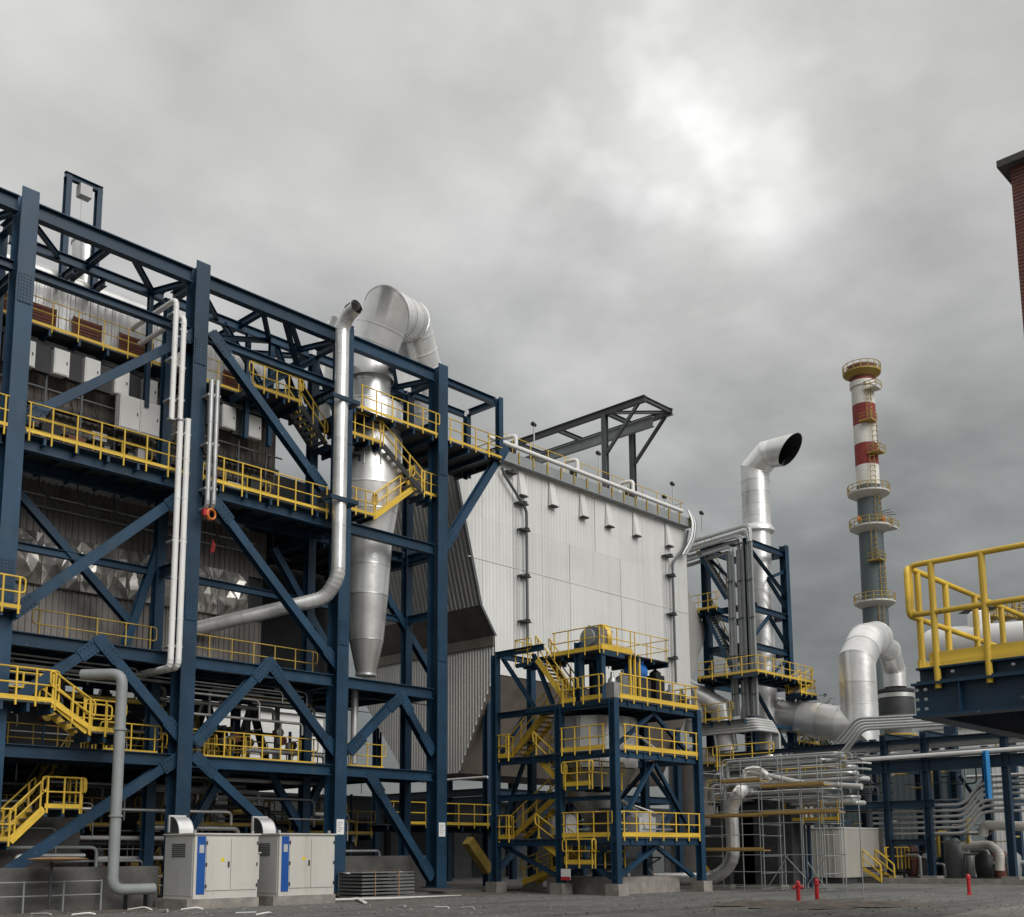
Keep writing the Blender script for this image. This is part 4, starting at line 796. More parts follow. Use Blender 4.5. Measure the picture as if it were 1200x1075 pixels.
for a, c in (((TX, Yk, zq), (TX, Ym+.9, zq)), ((TX, Yk, zq), (TX+2.6, Yk, zq)), ((TX+2.6, Yk, zq), (TX+2.6, Ym, zq))): ibeam('beam', TW, a, c, .2, .28)
def tbr(p, q):
    ax = V((1, 0, 0)) if abs(p.x-q.x) < .05 else V((0, 1, 0)); ibeam('brace', TW, p+ax*.25, q+ax*.25, .17, .17, up=ax)
xm = (TX+X1_)/2
for a, c in (((TX, Yk-.3, zq-.2), (TX, Ym+1.8, zT+.1)), ((TX, Ym+1.8, zq-.2), (TX, Ym+.6, zT+.1)), ((TX+.3, TY, zM+.1), (xm, TY, zT-.4)), ((X1_-.3, TY, zM+.1), (xm, TY, zT-.4)), ((TX+.3, TY, zLo+.2), (xm, TY, zM-.4)), ((X1_-.3, TY, zLo+.2), (xm, TY, zM-.4)),
             ((TX+.3, TY, .7), (xm, TY, zLo-.4)), ((X1_-.3, TY, .7), (xm, TY, zLo-.4)), ((TX, TY+.4, zLo-.3), (TX, Ym, .7)), ((TX, Yk-.2, zLo-.3), (TX, Ym+.2, .7)), ((TX, TY+.2, .6), (TX, TY+2.2, 1.6)),
             ((X1_, TY+.3, zLo), (X1_, Ym, zM-.3)), ((X1_, Yk, zLo), (X1_, Ym, zM-.3)), ((TX+.4, Yk, zM), (TX+2.3, Yk, zT)), ((TX+.4, Yk, zLo), (TX+2.3, Yk, zM))): tbr(V(a), V(c))
deck(TW, TX-.1, X1_+.1, TY-.1, Yk-2, zT, step=1.2, jh=.2); deck(TW, TX-.1, X1_+.1, TY-.1, TY+1.0, zM, step=1.2, jh=.2); deck(TW, TX-.1, TX+1, TY+1, Yk, zM, along='x', step=1.2, jh=.2)
deck(TW, TX-.1, X1_+.1, TY-.1, TY+1.6, zLo, step=1.2, jh=.2); deck(TW, TX-.1, TX+1, TY+1.6, Yk, zLo, along='x', step=1.2, jh=.2)
rk_ = dict(step=1.05, r=.032, toeh=.2)
yv = lambda x: at(x, 900, X=TX-.1).y
xu = lambda x: at(x, 900, Y=TY-.1).x
handrail(TW, [(TX-.12, yv(659), zT+.02), (TX-.12, yv(676), zT+.02)], **rk_); handrail(TW, [(TX-.12, yv(682), zT+.02), (TX-.12, yv(707), zT+.02)], **rk_)
handrail(TW, [(TX+.3, TY-.12, zT+.02), (X1_, TY-.12, zT+.02), (X1_+.1, TY+3, zT+.02)], loop=(False, False), **rk_)
handrail(TW, [(TX-.12, yv(657), zM+.02), (TX-.12, yv(710), zM+.02)], loop=(False, False), **rk_); handrail(TW, [(TX+.5, TY-.12, zM+.02), (X1_-.15, TY-.12, zM+.02)], loop=(False, True), **rk_)
handrail(TW, [(TX-.12, yv(658), zLo+.02), (TX-.12, yv(714), zLo+.02)], loop=(False, True), **rk_); handrail(TW, [(TX+.3, TY-.12, zLo+.02), (X1_-.1, TY-.12, zLo+.02)], **rk_)
# landings sticking out between the middle and front column
zl1, zl2 = at(676, 921, X=TX-.2).z, at(676, 1013, X=TX-.2).z
for z, xr2 in ((zl1, 694), (zl2, 696)):
    deck(TW, TX-.2, TX+2.1, yv(xr2), yv(662), z, step=.8, jh=.15); handrail(TW, [(TX-.2, yv(662), z), (TX-.2, yv(xr2), z)], step=.7, r=.032, toeh=.2); handrail(TW, [(TX-.2, yv(xr2), z), (TX+2.1, yv(xr2), z)], step=.8, r=.032, toe=False)
yL, yR = yv(592), yv(652)
st_ = dict(stringer='yellow', rail='yellow', tread='yellow_dull')
zpu = at(640, 771, X=TX).z
yA = yv(628)
yw = lambda x: at(x, 900, X=TX+1.2).y
flights = (((TX+.05, yA, zpu), (TX+.05, yv(664), zT)), ((TX+1.15, yw(645), zT), (TX+1.15, yw(596), zM)), ((TX+.05, yv(624), zM), (TX+.05, yv(660), zl1)), ((TX+1.15, yw(662), zl1), (TX+1.15, yw(598), zLo)), ((TX+.05, yv(626), zLo), (TX+.05, yv(664), zl2)), ((TX+1.15, yw(664), zl2), (TX+1.15, yw(612), .45)))
for i, (a, c) in enumerate(flights): stair(TW, a, c, (.95, 0, 0), **st_)
deck(TW, TX+.05, TX+2.1, yw(600), Yk-.2, zM, along='x', step=.9, jh=.15); deck(TW, TX+.05, TX+2.1, yw(602), Yk-.2, zLo, along='x', step=.9, jh=.15)
for z in (zM, zLo): handrail(TW, [(TX-.12, yv(598), z), (TX-.12, yv(584), z), (TX+1, yv(584), z)], step=.6, r=.032, toeh=.2, loop=(False, False))
# upper platform above the roof deck
yU0, yU1 = yv(706), yv(636)
deck(TW, TX, TX+1.6, yU0, yU1, zpu, along='x', step=1.2, jh=.2); handrail(TW, [(TX, yU1-.6, zpu), (TX, yU0, zpu)], step=1.0, r=.028, toeh=.2, loop=(False, False))
xq = TX+5.2; deck(TW, TX+1.6, xq, yU0, yU0+2.6, zpu, step=1.2, jh=.2); handrail(TW, [(TX, yU0, zpu), (TX+2.3, yU0, zpu)], step=1.0, r=.028, toeh=.26, loop=(False, False)); handrail(TW, [(TX+2.3, yU0, zpu), (xq, yU0, zpu), (xq, yU0+2.6, zpu)], step=1.6, r=.022, toe=False, loop=(False, False)); handrail(TW, [(TX+2.3, yU0+2.6, zpu), (xq, yU0+2.6, zpu)], step=1.6, r=.022, toe=False, loop=(False, False))
deck(TW, TX, TX+1.2, yv(620), yv(603), zpu-.05, step=.8, jh=.15); handrail(TW, [(TX, yv(620), zpu), (TX, yv(602), zpu), (TX+1.2, yv(602), zpu)], step=.7, r=.028, toe=False)
ibeam('post', TW, (TX+.2, yU0+.2, zT), (TX+.2, yU0+.2, zpu-.1), .28, .28, up=V((0, 1, 0)))
for q in range(3): 
    x = TX+2.2+q*.35; inst('ladder_post', 'box', 'yellow', TW, (x, yU0+.1, zT), (x, yU0+.1, zpu+.1), .1)
# vessel
vx, vy = TX+3.0, TY+3.6
VS = thing('silo_vessel', 'round silver silo vessel inside the stair tower', 'vessel', (vx, vy, zi))
put('belly_sheet', B().lathe((vx, vy, 0), [(2.05, zM-.6), (2.05, zM+.9), (2.08, zM+.9), (2.08, zM+.95), (2.05, zM+.95), (2.05, zT-.45)], 40), 'silver', VS); put('cone', B().lathe((vx, vy, 0), [(.35, zi-1.4), (2.0, zM-.65)], 32), 'silver_dull', VS)
for k in range(9): 
    a = 2.6+k*.45; inst('batten', 'box', 'silver', VS, (vx+2.05*math.cos(a), vy+2.05*math.sin(a), zM-.5), (vx+2.05*math.cos(a), vy+2.05*math.sin(a), zT-.5), .07)
# machinery on the tower
p = at(692, 752, X=TX+.8)
t = thing('dust_hood', 'tilted grey dust hood with yellow guard on top of the stair tower', 'hood', (p.x+.4, p.y, zpu))
put('hood', B().prism([(p.x, p.y+.4, zpu), (p.x, p.y-.5, zpu), (p.x, p.y-.6, zpu+1.15), (p.x, p.y+.1, zpu+1.4), (p.x, p.y+.6, zpu+1.0)], (.9, 0, 0)), 'grey_box', t); put('fan', B().lathe((p.x-.02, p.y+.1, zpu+.8), [(.42, 0), (.42, -.12), (.1, -.16)], 20, axis=V((1, 0, 0))), 'grey_pipe', t)
put('guard', B().lathe((p.x+1.0, p.y-.1, zpu+.85), [(.55, -.3), (.7, -.28), (.7, -.05), (.55, 0), (.1, .05)], 20, axis=V((.9, -.35, .1))), 'yellow', t)
p = at(747, 788, Y=TY+1.2); t = thing('blue_motor', 'bright blue fan motor on the stair tower roof deck', 'motor', (p.x, p.y, zT))
put('motor', B().lathe((p.x-.5, p.y, p.z), [(.35, 0), (.5, .08), (.5, .8), (.35, .9), (.14, .95), (.14, 1.2)], 16, axis=V((1, .2, 0))), 'motor_blue', t); put('stand', B().box(p.x-.5, p.x+.5, p.y-.4, p.y+.4, zT, p.z-.4), 'dark', t); put('terminal_box', B().box(p.x-.25, p.x+.1, p.y-.3, p.y+.2, p.z+.38, p.z+.62), 'motor_blue', t)
p = at(768, 800, Y=TY+1.4); 
for k, (dx, w_, h, m) in enumerate(((0, .7, 1.7, 'black'), (1.2, .6, .9, 'grey_box'), (-2.6, .8, 1.2, 'grey_pipe'), (2.2, .5, .8, 'dark'), (-3.4, .5, 1.0, 'galv'))):
    t = thing('pump_unit', ['black', 'grey', 'pale grey', 'small dark', 'galvanised'][k]+' pump unit on the stair tower roof deck', 'pump', (p.x+dx, p.y, zT)); put('body', B().box(p.x+dx-w_/2, p.x+dx+w_/2, p.y-.3, p.y+.4, zT+.1, zT+h), m, t); put('cap', B().lathe((p.x+dx, p.y, zT+h), [(w_*.4, 0), (w_*.4, .15), (.08, .3), (.08, .5)], 12), m, t); put('foot', B().box(p.x+dx-w_*.6, p.x+dx+w_*.6, p.y-.4, p.y+.5, zT, zT+.1), 'dark', t)
for k in range(22):
    z = random.choice([.6, 1.0, 1.6, zLo+.4, zLo+.8, zLo+1.2, zM+.3]); x = TX+random.uniform(1.5, 4); y = TY+random.uniform(1, 5)
    r_, m_ = random.choice([.04, .06, .1]), random.choice(['galv', 'grey_pipe', 'dark', 'silver_dull', 'white'])
    pipe('tower_pipe', [(x, y, z), (x+random.uniform(1, 3), y, z), (x+2, y+random.uniform(.5, 1.5), z+random.uniform(-.4, .8))], r_, m_, f"{rw(r_)} {COLW[m_]} bent pipe {'under' if z < 2 else 'above' if z > zM else 'on'} the lower deck inside the stair tower", 'pipe', 'pipework inside the stair tower', R=.2, n=8)
for k, (x, y, w_, h, z, m) in enumerate(((TX+4.2, TY+1.8, 1.3, 1.3, zLo, 'pale_grey'), (TX+2.4, TY+2.4, 1.0, 1.5, zLo, 'dark'), (TX+3.8, TY+2.6, 2.0, 1.2, .5, 'grey_box'), (TX+2, TY+4.6, 1.4, 2, .4, 'dark'), (TX+1.2, TY+4.0, .8, 1.2, zLo, 'white'), (TX+4.9, TY+4.5, 1.2, 2.4, .4, 'dark'))):
    t = thing('blower_unit', ['pale grey', 'dark', 'low grey', 'tall dark', 'small white', 'far dark'][k]+' blower unit on a skid inside the stair tower', 'blower', (x, y, z)); put('casing', B().box(x-w_/2, x+w_/2, y-.4, y+.4, z+.15, z+h*.75), m, t); put('scroll', B().lathe((x, y-.45, z+h*.6), [(h*.3, 0), (h*.34, .1), (h*.34, .8), (h*.3, .9)], 16, axis=V((0, 1, 0))), m, t); put('skid', B().box(x-w_*.6, x+w_*.6, y-.5, y+.5, z, z+.15), 'blue', t)
put('foundation', B().box(TX+.8, X1_-.8, TY+.7, TY+4.8, 0, .75), 'concrete', None, 'low stained concrete foundation under the stair tower', 'foundation')
t = thing('rolled_hose', 'white sign plate hanging on the stair tower middle column', 'sign', at(663, 1025, X=TX-.2)); t.name = 'sign_plate'
p = at(663, 1025, X=TX-.25); put('plate', B().box(p.x-.01, p.x+.01, p.y-.28, p.y+.28, p.z-.25, p.z+.25), 'white', t); put('red_stripe', B().box(p.x-.014, p.x-.011, p.y-.28, p.y+.28, p.z-.25, p.z-.1), 'red', t)
ps = at(732, 985, Y=TY-.2)
# ---------------------------------------------------------------- exhaust stack in its blue frame
def gp(x, y): return at(x, y, Z=0)
S0 = at(890, 1031.5, Z=0); SX, SY = S0.x, S0.y
SK = thing('exhaust_stack', 'wide silver exhaust stack with angled open mouth above a blue frame', 'stack', (SX, SY, 0))
SXr = at(921, 700, Y=SY).x; SYl = at(828, 700, X=SX).y
ztf = at(886, 628, X=SX).z; zs1 = at(905, 719, Y=SY).z; zs2 = at(905, 762, Y=SY).z; zpl = at(886, 793, X=SX).z
SF = thing('stack_frame', 'slim blue braced frame round the silver exhaust stack with yellow platforms', 'frame', (SX+1, SY+2, 0))
for x, y, z1 in ((SX, SY, ztf), (SXr, SY, at(921, 641, Y=SY).z), (SX, SYl, ztf), (SXr, SYl, ztf)): put('column', B().ib((x, y, 0), (x, y, z1), .5, .5, .03, .03, up=V((0, 1, 0))), 'blue', SF)
for z in (ztf-.2, zs1, zs2, zpl-.2, 8.0, 4.5):
    for a, c in (((SX, SY), (SXr, SY)), ((SX, SYl), (SXr, SYl)), ((SX, SY), (SX, SYl)), ((SXr, SY), (SXr, SYl))): ibeam('beam', SF, (*a, z), (*c, z), .3, .4)
xm = (SX+SXr)/2
for a, c in (((SX, SY-.05, ztf-.5), (SXr, SY-.05, zs1+1.5)), ((SXr, SY-.05, (ztf+zs1)/2+1), (xm, SY-.05, (ztf+zs1)/2)), ((xm, SY-.05, (ztf+zs1)/2), (SXr, SY-.05, zs1+.5)), ((xm, SY-.05, zs1-.3), (SX, SY-.05, zs2+.3)), ((xm, SY-.05, zs1-.3), (SXr, SY-.05, zs2+.3)), ((SX, SY-.05, zpl-.5), (SXr, SY-.05, 8.2)), ((SXr, SY-.05, zs2-.3), (xm, SY-.05, zpl+.5)), ((SX, SYl, ztf-.5), (SX, SYl-4, zs1)), ((SX, SYl, zs1), (SX, SYl-4, zpl)), ((SXr, SY, 4.4), (SXr-1.4, SY, 7.9))): ibeam('brace', SF, a, c, .2, .2, 'blue')
cxs, cys = (SX+SXr)/2+.1, SY+1.75; rs = 1.02
c_top = lambda y: at(886, y, Y=cys)
pr = [c_top(620).z, c_top(550).z]
cx2 = at(886, 590, Y=cys).x; cxs = cx2
clad(SK, [(cxs, cys, 9), (cxs, cys, pr[0])], rs*.93, 2.2, 'silver', 28, 'shell_ring')
put('flange', B().lathe((cxs, cys, pr[0]-.25), [(rs*.95, -.1), (rs*1.22, 0), (rs*1.22, .2), (rs, .5)], 28, caps=False), 'silver', SK)
z5 = pr[1]
pts = [V((cxs, cys, pr[0])), V((cxs, cys, z5-.1)), at(899, 533, X=cxs), at(926, 527, X=cxs)]
dd = (pts[3]-pts[2]).normalized(); ecut = pts[3]-dd*.9
clad(SK, pts[:3]+[ecut], rs, 1.0, 'silver', 28, 'shell_ring')
nn = (dd+V((0, 0, -.75))).normalized(); s_, u_, _ = frame(dd); n = 32      # mouth cut on the slant, its upper lip reaching out
def mring(rr, cen, cut):
    o = []
    for j in range(n):
        w_ = s_*math.cos(2*math.pi*j/n)*rr+u_*math.sin(2*math.pi*j/n)*rr
        o.append(cen+w_-(dd*(w_.dot(nn)/dd.dot(nn)) if cut else V((0, 0, 0))))
    return o
def mtube(name, rings, m): put(name, B().add([q for r in rings for q in r], [(i*n+j, i*n+(j+1) % n, (i+1)*n+(j+1) % n, (i+1)*n+j) for i in range(len(rings)-1) for j in range(n)], True), m, SK)
mtube('mouth_section', [mring(rs*1.012, ecut-dd*.5, False), mring(rs*1.06, pts[3], True), mring(rs*1.02, pts[3], True)], 'silver')
b_ = B().add([q for r in (mring(rs*1.02, pts[3]-dd*.01, True), mring(rs*.97, ecut-dd*1.2, False)) for q in r], [(j, (j+1) % n, n+(j+1) % n, n+j) for j in range(n)], True); b_.f.append(tuple(range(n, 2*n))); b_.s.append(False); put('mouth_shade', b_, 'black', SK)  # black inner wall and cap paint the dark interior of the stack
put('base', B().lathe((cxs, cys, 0), [(1.9, 0), (1.9, 4), (1.0, 9)], 24), 'silver_dull', SK)
# cable risers in front of the frame's left face
xt = SX-.55
CT = []
for k, (px, m, w_) in enumerate(((856, 'galv', .3), (861.5, 'grey_pipe', .3), (867, 'pale_grey', .3), (872.5, 'grey_box', .3), (878, 'galv', .3), (883, 'grey_pipe', .3))):
    yk = at(px, 700, X=xt-k*.02).y; zt2 = at(px, 640+k*0, X=xt).z-.3*k*0
    t = thing('cable_tray', ['leftmost', 'second', 'third', 'fourth', 'fifth', 'rightmost'][k]+' of six tall grey cable trays running up the left face of the stack frame', 'cable tray', (xt, yk, 5.5), 'cable trays on the stack frame')
    ztk = at(px, 650-3*k, X=xt).z; zb_ = at(px, 840, X=xt).z
    put('riser', B().prof((xt-.3*(k % 2), yk, zb_), (xt-.3*(k % 2), yk, ztk), [(-.1, -w_/2), (.1, -w_/2), (.1, -w_/2+.05), (.03, -w_/2+.05), (.03, w_/2-.05), (.1, w_/2-.05), (.1, w_/2), (-.1, w_/2)], up=V((0, 1, 0))), m, t)
    for j in range(2):
        o = .16*j; put('run', B().tube(fillet([(xt-.3*(k % 2)+o, yk, ztk-.3), (xt-.3*(k % 2)+o, yk, ztk+.15+.2*k+o), (xt-.3*(k % 2)+o, SYl+1.2, ztk-.2+.2*k+o), (xt-2.6, SYl+3.2, ztk-.4+.2*k+o)], .5, 3), .085, 8), ['galv', 'pale_grey'][j], t)
    for z in [zb_+1.5+i*2.6 for i in range(5)]: inst('clip', 'box', 'grey_steel', t, (xt-.3*(k % 2), yk-w_/2, z), (xt-.3*(k % 2), yk+w_/2, z), .26, .05)
# platform with wrap-round rail, stairs on the left
deck(SF, SX-1.9, SXr+.4, SY-1.6, SY+.2, zpl, step=1.2, joist='blue_far'); deck(SF, SX-1.9, SX-.1, SY+.2, at(818, 800, X=SX-1.8).y, zpl, along='x', step=1.2, joist='blue_far')
ye = at(818, 800, X=SX-1.9).y
handrail(SF, [(SX-1.9, ye, zpl), (SX-1.9, SY-1.6, zpl), (SXr+.4, SY-1.6, zpl)], step=1.1, r=.03, toeh=.16, loop=(False, False)); handrail(SF, [(SX-.3, ye, zpl), (SX-.3, SY+.8, zpl)], step=1.2, r=.025, toe=False)
p = V((SXr+.5, SY-1.5, zpl)); q = at(937, 812, Y=SY-1.5)
stair(SF, p, q, (0, .9, 0), stringer='yellow'); deck(SF, q.x, q.x+2.3, SY-1.6, SY-.4, q.z, step=.8); handrail(SF, [(q.x, SY-1.6, q.z), (q.x+2.3, SY-1.6, q.z), (q.x+2.3, SY-.4, q.z)], step=.8, r=.03); handrail(SF, [(q.x, SY-.4, q.z), (q.x+2.3, SY-.4, q.z)], step=.8, r=.03, toe=False)
yl = lambda x: at(x, 700, X=SX-.6).y
za, zb_ = at(830, 652, X=SX).z, at(850, 700, X=SX).z
zm_ = at(830, 716, X=SX-.8).z
stair(SF, (SX-.8, yl(823), za), (SX-.8, yl(853), zm_+.6), (.9, 0, 0), stringer='blue', rails=(False, True), rail='yellow_dull'); deck(SF, SX-1.4, SX+.1, yl(848), yl(815), zm_, along='x', step=.9); handrail(SF, [(SX-1.4, yl(815), zm_), (SX-1.4, yl(848), zm_)], step=.8, r=.028)
stair(SF, (SX-.8, yl(827), zm_), (SX-.8, yl(856), zpl+.6), (.9, 0, 0), stringer='blue', rails=(False, True), rail='yellow_dull')
handrail(SF, [(SX, yl(812), ztf-.3), (SX, yl(832), ztf-.3)], step=.9, r=.025, m='yellow_dull')
# lower platform and rail, service ducts
z8 = at(860, 842, X=SX).z; deck(SF, SX-1.6, SXr, SY-.3, at(812, 850, X=SX-1.6).y, z8-.3, along='x', step=1.2); handrail(SF, [(SX-1.6, at(812, 850, X=SX-1.6).y, z8-.2), (SX-1.6, at(858, 850, X=SX-1.6).y, z8-.2)], step=1.0, r=.03)
for z, y0 in ((at(940, 872, Y=SY).z, SY-.6), (5.0, SY+1)): deck(SF, SXr-.2, SXr+2.8, y0, y0+1.2, z, step=.8); handrail(SF, [(SXr-.2, y0, z), (SXr+2.8, y0, z)], step=.7, r=.032)
pz = at(860, 895, X=SX-1).z; deck(SF, SX-2, SX+2, SY+.5, at(815, 890, X=SX-2).y, pz, along='x'); handrail(SF, [(SX-2, at(815, 890, X=SX-2).y, pz), (SX-2, SY+.5, pz)], step=1.1, m='yellow_dull')
for k in range(5):
    z = at(850, 846+3.2*k, X=SX-1.2).z; y0 = at(808, 850, X=SX-1.2).y; x2 = at(906+1.6*k, 850, Y=SY-.8-.1*k).x
    pipe('conduit', [(SX-1.2, y0, z), (SX-1.2, SY-.8-.1*k, z), (x2, SY-.8-.1*k, z), (x2, SY-.8-.1*k, 4.6)], .10, 'pale_grey', ['top', 'second', 'middle', 'fourth', 'lowest'][k]+' of five grey conduits wrapping round the foot of the stack frame', 'conduit', 'conduits wrapping the stack frame', R=.35)
LD = thing('cat_ladder', 'narrow grey cat ladder on the stack frame corner', 'ladder', (SX-.2, SY-.5, 7))
for o in (0, .5): inst('stile', 'box', 'galv', LD, (SX-.6, SY-.2+o, 7), (SX-.6, SY-.2+o, zpl-.3), .05)
for k in range(14): inst('rung', 'rod', 'galv', LD, (SX-.6, SY-.2, 7.2+k*.32), (SX-.6, SY+.3, 7.2+k*.32), .02)
t = thing('elbow_duct', 'small silver elbow duct beside the filter house outlet', 'duct', at(822, 870, X=SX)); clad(t, [at(812, 860, X=SX-1), at(818, 815, X=SX-1), at(845, 830, X=SX-.5), at(852, 880, X=SX-.3)], .75, .9, 'silver', 20)
put('insulated_tank', B().lathe((SX+.5, SY+4.5, 0), [(2.4, 0), (2.4, 8.2), (1.2, 9)], 24), 'casing', None, 'dark brown insulated tank behind the stack frame foot', 'tank')
# ---------------------------------------------------------------- big duct with inverted elbow
BD = thing('main_duct', 'huge white silver duct with upright bend right of the stack frame', 'duct', atd(1008, 1035, 17))
sp = 17.0; r_b = 1.62
P = [atd(878, 833, 16.0), atd(1008, 852, 17.2), atd(1007, 772, 17.2), atd(1014, 752, 16.6), atd(1026, 748, 15.6)]
P[2] = V((P[1].x, P[1].y, zv(1007, 775, P[1])))
clad(BD, P, 1.25, 1.5, 'silver', 30); P2 = [atd(1024, 752, 15.6), atd(1042, 762, 14.2), atd(1048, 785, 14.0), atd(1048, 806, 14.0)]; P2[3] = V((P2[2].x, P2[2].y, P2[3].z)); clad(BD, P2, .9, 1.5, 'silver', 24); P = P2
q = P[-1]; put('neck_ring', B().lathe((q.x, q.y, q.z-.5), [(1.3, 0), (1.5, 0), (1.5, .25), (1.3, .25)], 26), 'dark', BD); put('lower_drum', B().lathe((q.x, q.y, q.z-2.4), [(1.45, 0), (1.45, 1.5), (1.3, 1.9)], 26), 'dark', BD); put('drum_stand', B().lathe((q.x, q.y, 0), [(1.1, 0), (1.1, q.z-3.4), (1.45, q.z-2.4)], 20), 'grey_box', BD)
for k in range(3): put('drum_ring', B().lathe((q.x, q.y, q.z-3.2-.9*k), [(1.5, 0), (1.5, .12)], 22), 'yellow_dull', BD)
put('drum_band', B().lathe((q.x, q.y, q.z-.95), [(1.5, 0), (1.5, .35)], 26), 'silver_dull', BD)
# ---------------------------------------------------------------- chimney
sc = 8.0; cb = atd(1042, 1000, sc)
CH = thing('chimney', 'tall far chimney with red and white bands above a grey shaft', 'chimney', (cb.x, cb.y, 0))
cz = lambda y: zv(1030, y, cb)
def ring(name, y0, y1, r0, r1, m): put(name, B().lathe((cb.x, cb.y, 0), [(r0, cz(y0)), (r1, cz(y1))], 24), m, CH)
ring('shaft', 1010, 570, 2.15, 1.75, 'chim_grey')
for y0, y1, m in ((570, 547, 'chim_white'), (547, 522, 'chim_red'), (522, 500, 'chim_white'), (500, 476, 'chim_red'), (476, 453, 'chim_white'), (453, 436, 'chim_red')): ring('painted_band', y0, y1, 1.74, 1.74, m)
ring('crown', 446, 436, 1.75, 2.5, 'rust'); ring('lip', 436, 431, 2.4, 2.3, 'rust'); ring('collar', 455, 449, 1.95, 1.95, 'chim_white')
def cplat(y, r, ext=0):
    z = cz(y); put('platform', B().lathe((cb.x, cb.y, z), [(1.8, -.9), (r, -.15), (r, .1), (1.8, .1)], 28), 'yellow_dull' if y < 500 else 'cream', CH); b = B()
    for hh in (.6, 1.2): b.tube([(cb.x+r*math.cos(a), cb.y+r*math.sin(a), z+hh) for a in [i*2*math.pi/24 for i in range(25)]], .06, 5)
    rl = put('guard_rail', b, 'yellow_dull', CH)
    for i in range(16): a = i*2*math.pi/16; inst('post', 'rod', 'yellow_dull', rl, (cb.x+r*math.cos(a), cb.y+r*math.sin(a), z), (cb.x+r*math.cos(a), cb.y+r*math.sin(a), z+1.25), .06)
for y, r in ((438, 2.85), (579, 3.1), (619, 3.1), (707, 3.0)): cplat(y, r)
e_ = (CR*1.0-CF*.4); e_.z = 0; e_.normalize()
for y, o, m in ((461, .9, 'cream'), (498, -.1, 'yellow_dull'), (535, .9, 'yellow_dull'), (660, 0, 'yellow_dull'), (621, 2.6, 'cream')):
    p = V((cb.x, cb.y, cz(y)))-V((CF.x, CF.y, 0)).normalized()*(1.9 if o < 2 else 1)+V((CR.x, CR.y, 0))*o
    put('balcony', B().box(p.x-1.0, p.x+1.0, p.y-1.0, p.y+1.0, p.z-.2, p.z+.0), m, CH); put('balcony_rail', B().tube([(p.x+1, p.y-1, p.z+1), (p.x-1, p.y-1, p.z+1), (p.x-1, p.y+1, p.z+1)], .07, 5).tube([(p.x+1, p.y-1, p.z+.5), (p.x-1, p.y-1, p.z+.5), (p.x-1, p.y+1, p.z+.5)], .07, 5).tube([(p.x-1, p.y-1, p.z), (p.x-1, p.y-1, p.z+1)], .07, 5).tube([(p.x+1, p.y-1, p.z), (p.x+1, p.y-1, p.z+1)], .07, 5), 'yellow_dull', CH)
for (x0, y0, y1) in ((.15, 453, 498), (.75, 498, 535), (.15, 535, 570), (.6, 579, 619), (-.3, 625, 660), (.8, 660, 700), (.2, 712, 760)):
    p = V((cb.x, cb.y, 0))-V((CF.x, CF.y, 0)).normalized()*2.0+V((CR.x, CR.y, 0))*x0; b = B(); z0, z1 = cz(y1), cz(y0)
    for o in (-.35, .35): 
        q = p+V((CR.x, CR.y, 0))*o; b.tube([(q.x, q.y, z0), (q.x, q.y, z1)], .06, 5)
    k = int((z1-z0)/.8)
    for i in range(k):
        zz_ = z0+i*.8; cpts = [p+V((CR.x, CR.y, 0))*(.4*math.cos(a))-V((CF.x, CF.y, 0))*(.7*math.sin(a))+Z3*zz_ for a in [j*math.pi/5 for j in range(6)]]; b.tube(cpts, .05, 4)
    put('caged_ladder', b, 'yellow_dull', CH)
for k in range(3): put('aerial', B().tube([V((cb.x, cb.y, cz(604-k*2)))+V((CR.x, CR.y, 0))*1.8, V((cb.x, cb.y, cz(603-k*3)))+V((CR.x, CR.y, 0))*(4.0-.4*k)], .06, 5), 'dark', CH)
for sgn in (-1, .6): 
    q = V((cb.x, cb.y, cz(615)))+V((CR.x, CR.y, 0))*2.3*sgn-V((CF.x, CF.y, 0))*1.9; put('warning_light', B().lathe(q, [(.25, 0), (.35, .3), (.2, .7), (.05, .8)], 10), 'orange', CH)
# ---------------------------------------------------------------- brick tower at the right edge
bk = at(1184, 197, Z=17.0); bx, by = bk.x, bk.y
BR = thing('brick_building', 'tall red brick building with a flat overhanging roof at the right edge', 'building', (bx+4, by-4, 0))
put('wall', B().box(bx, bx+9, by-9, by, 0, 17), 'brick', BR); put('roof_slab', B().box(bx-.22, bx+9.3, by-9.3, by+.22, 17, 17.16), 'concrete_dark', BR)
b = B(); z = 0.4
bm = B(); k = 0
while z < 16.9:
    bm.box(bx-.006, bx-.001, by-9, by+.001, z, z+.012); bm.box(bx-.006, bx+9, by+.001, by+.006, z, z+.012); z += .085
put('mortar_joints', bm, 'mortar', BR, kind='stuff')
# ---------------------------------------------------------------- near railed platform on the right
npx = at(1068, 775, Z=3.75); 
NX, NY, NZ = 10.4, 4.75, 3.72
NP = thing('near_platform', 'close blue steel platform with thick yellow handrails at the right edge', 'platform', (NX+2, NY-2, 0))
c_ = atd(1088, 790, 112); NX, NY, NZ = c_.x, c_.y, c_.z
put('edge_beam', B().ib((NX, NY+.15, NZ-.28), (NX, NY-6, NZ-.28), .22, .36), 'blue', NP); put('deck_channel', B().ch((NX-.02, NY+.1, NZ-.02), (NX-.02, NY-6, NZ-.02), .12, .16), 'blue', NP)
put('edge_beam', B().ib((NX+.12, NY+.05, NZ-.28), (NX+6, NY+.05, NZ-.28), .22, .36), 'blue', NP); put('deck', B().box(NX+.05, NX+6, NY-6, NY, NZ+.062, NZ+.09), 'grating', NP)
for k in range(6): inst('joist', 'box', 'blue', NP, (NX+.12, NY-.5-k*1.0, NZ-.1), (NX+6, NY-.5-k*1.0, NZ-.1), .1, .28)
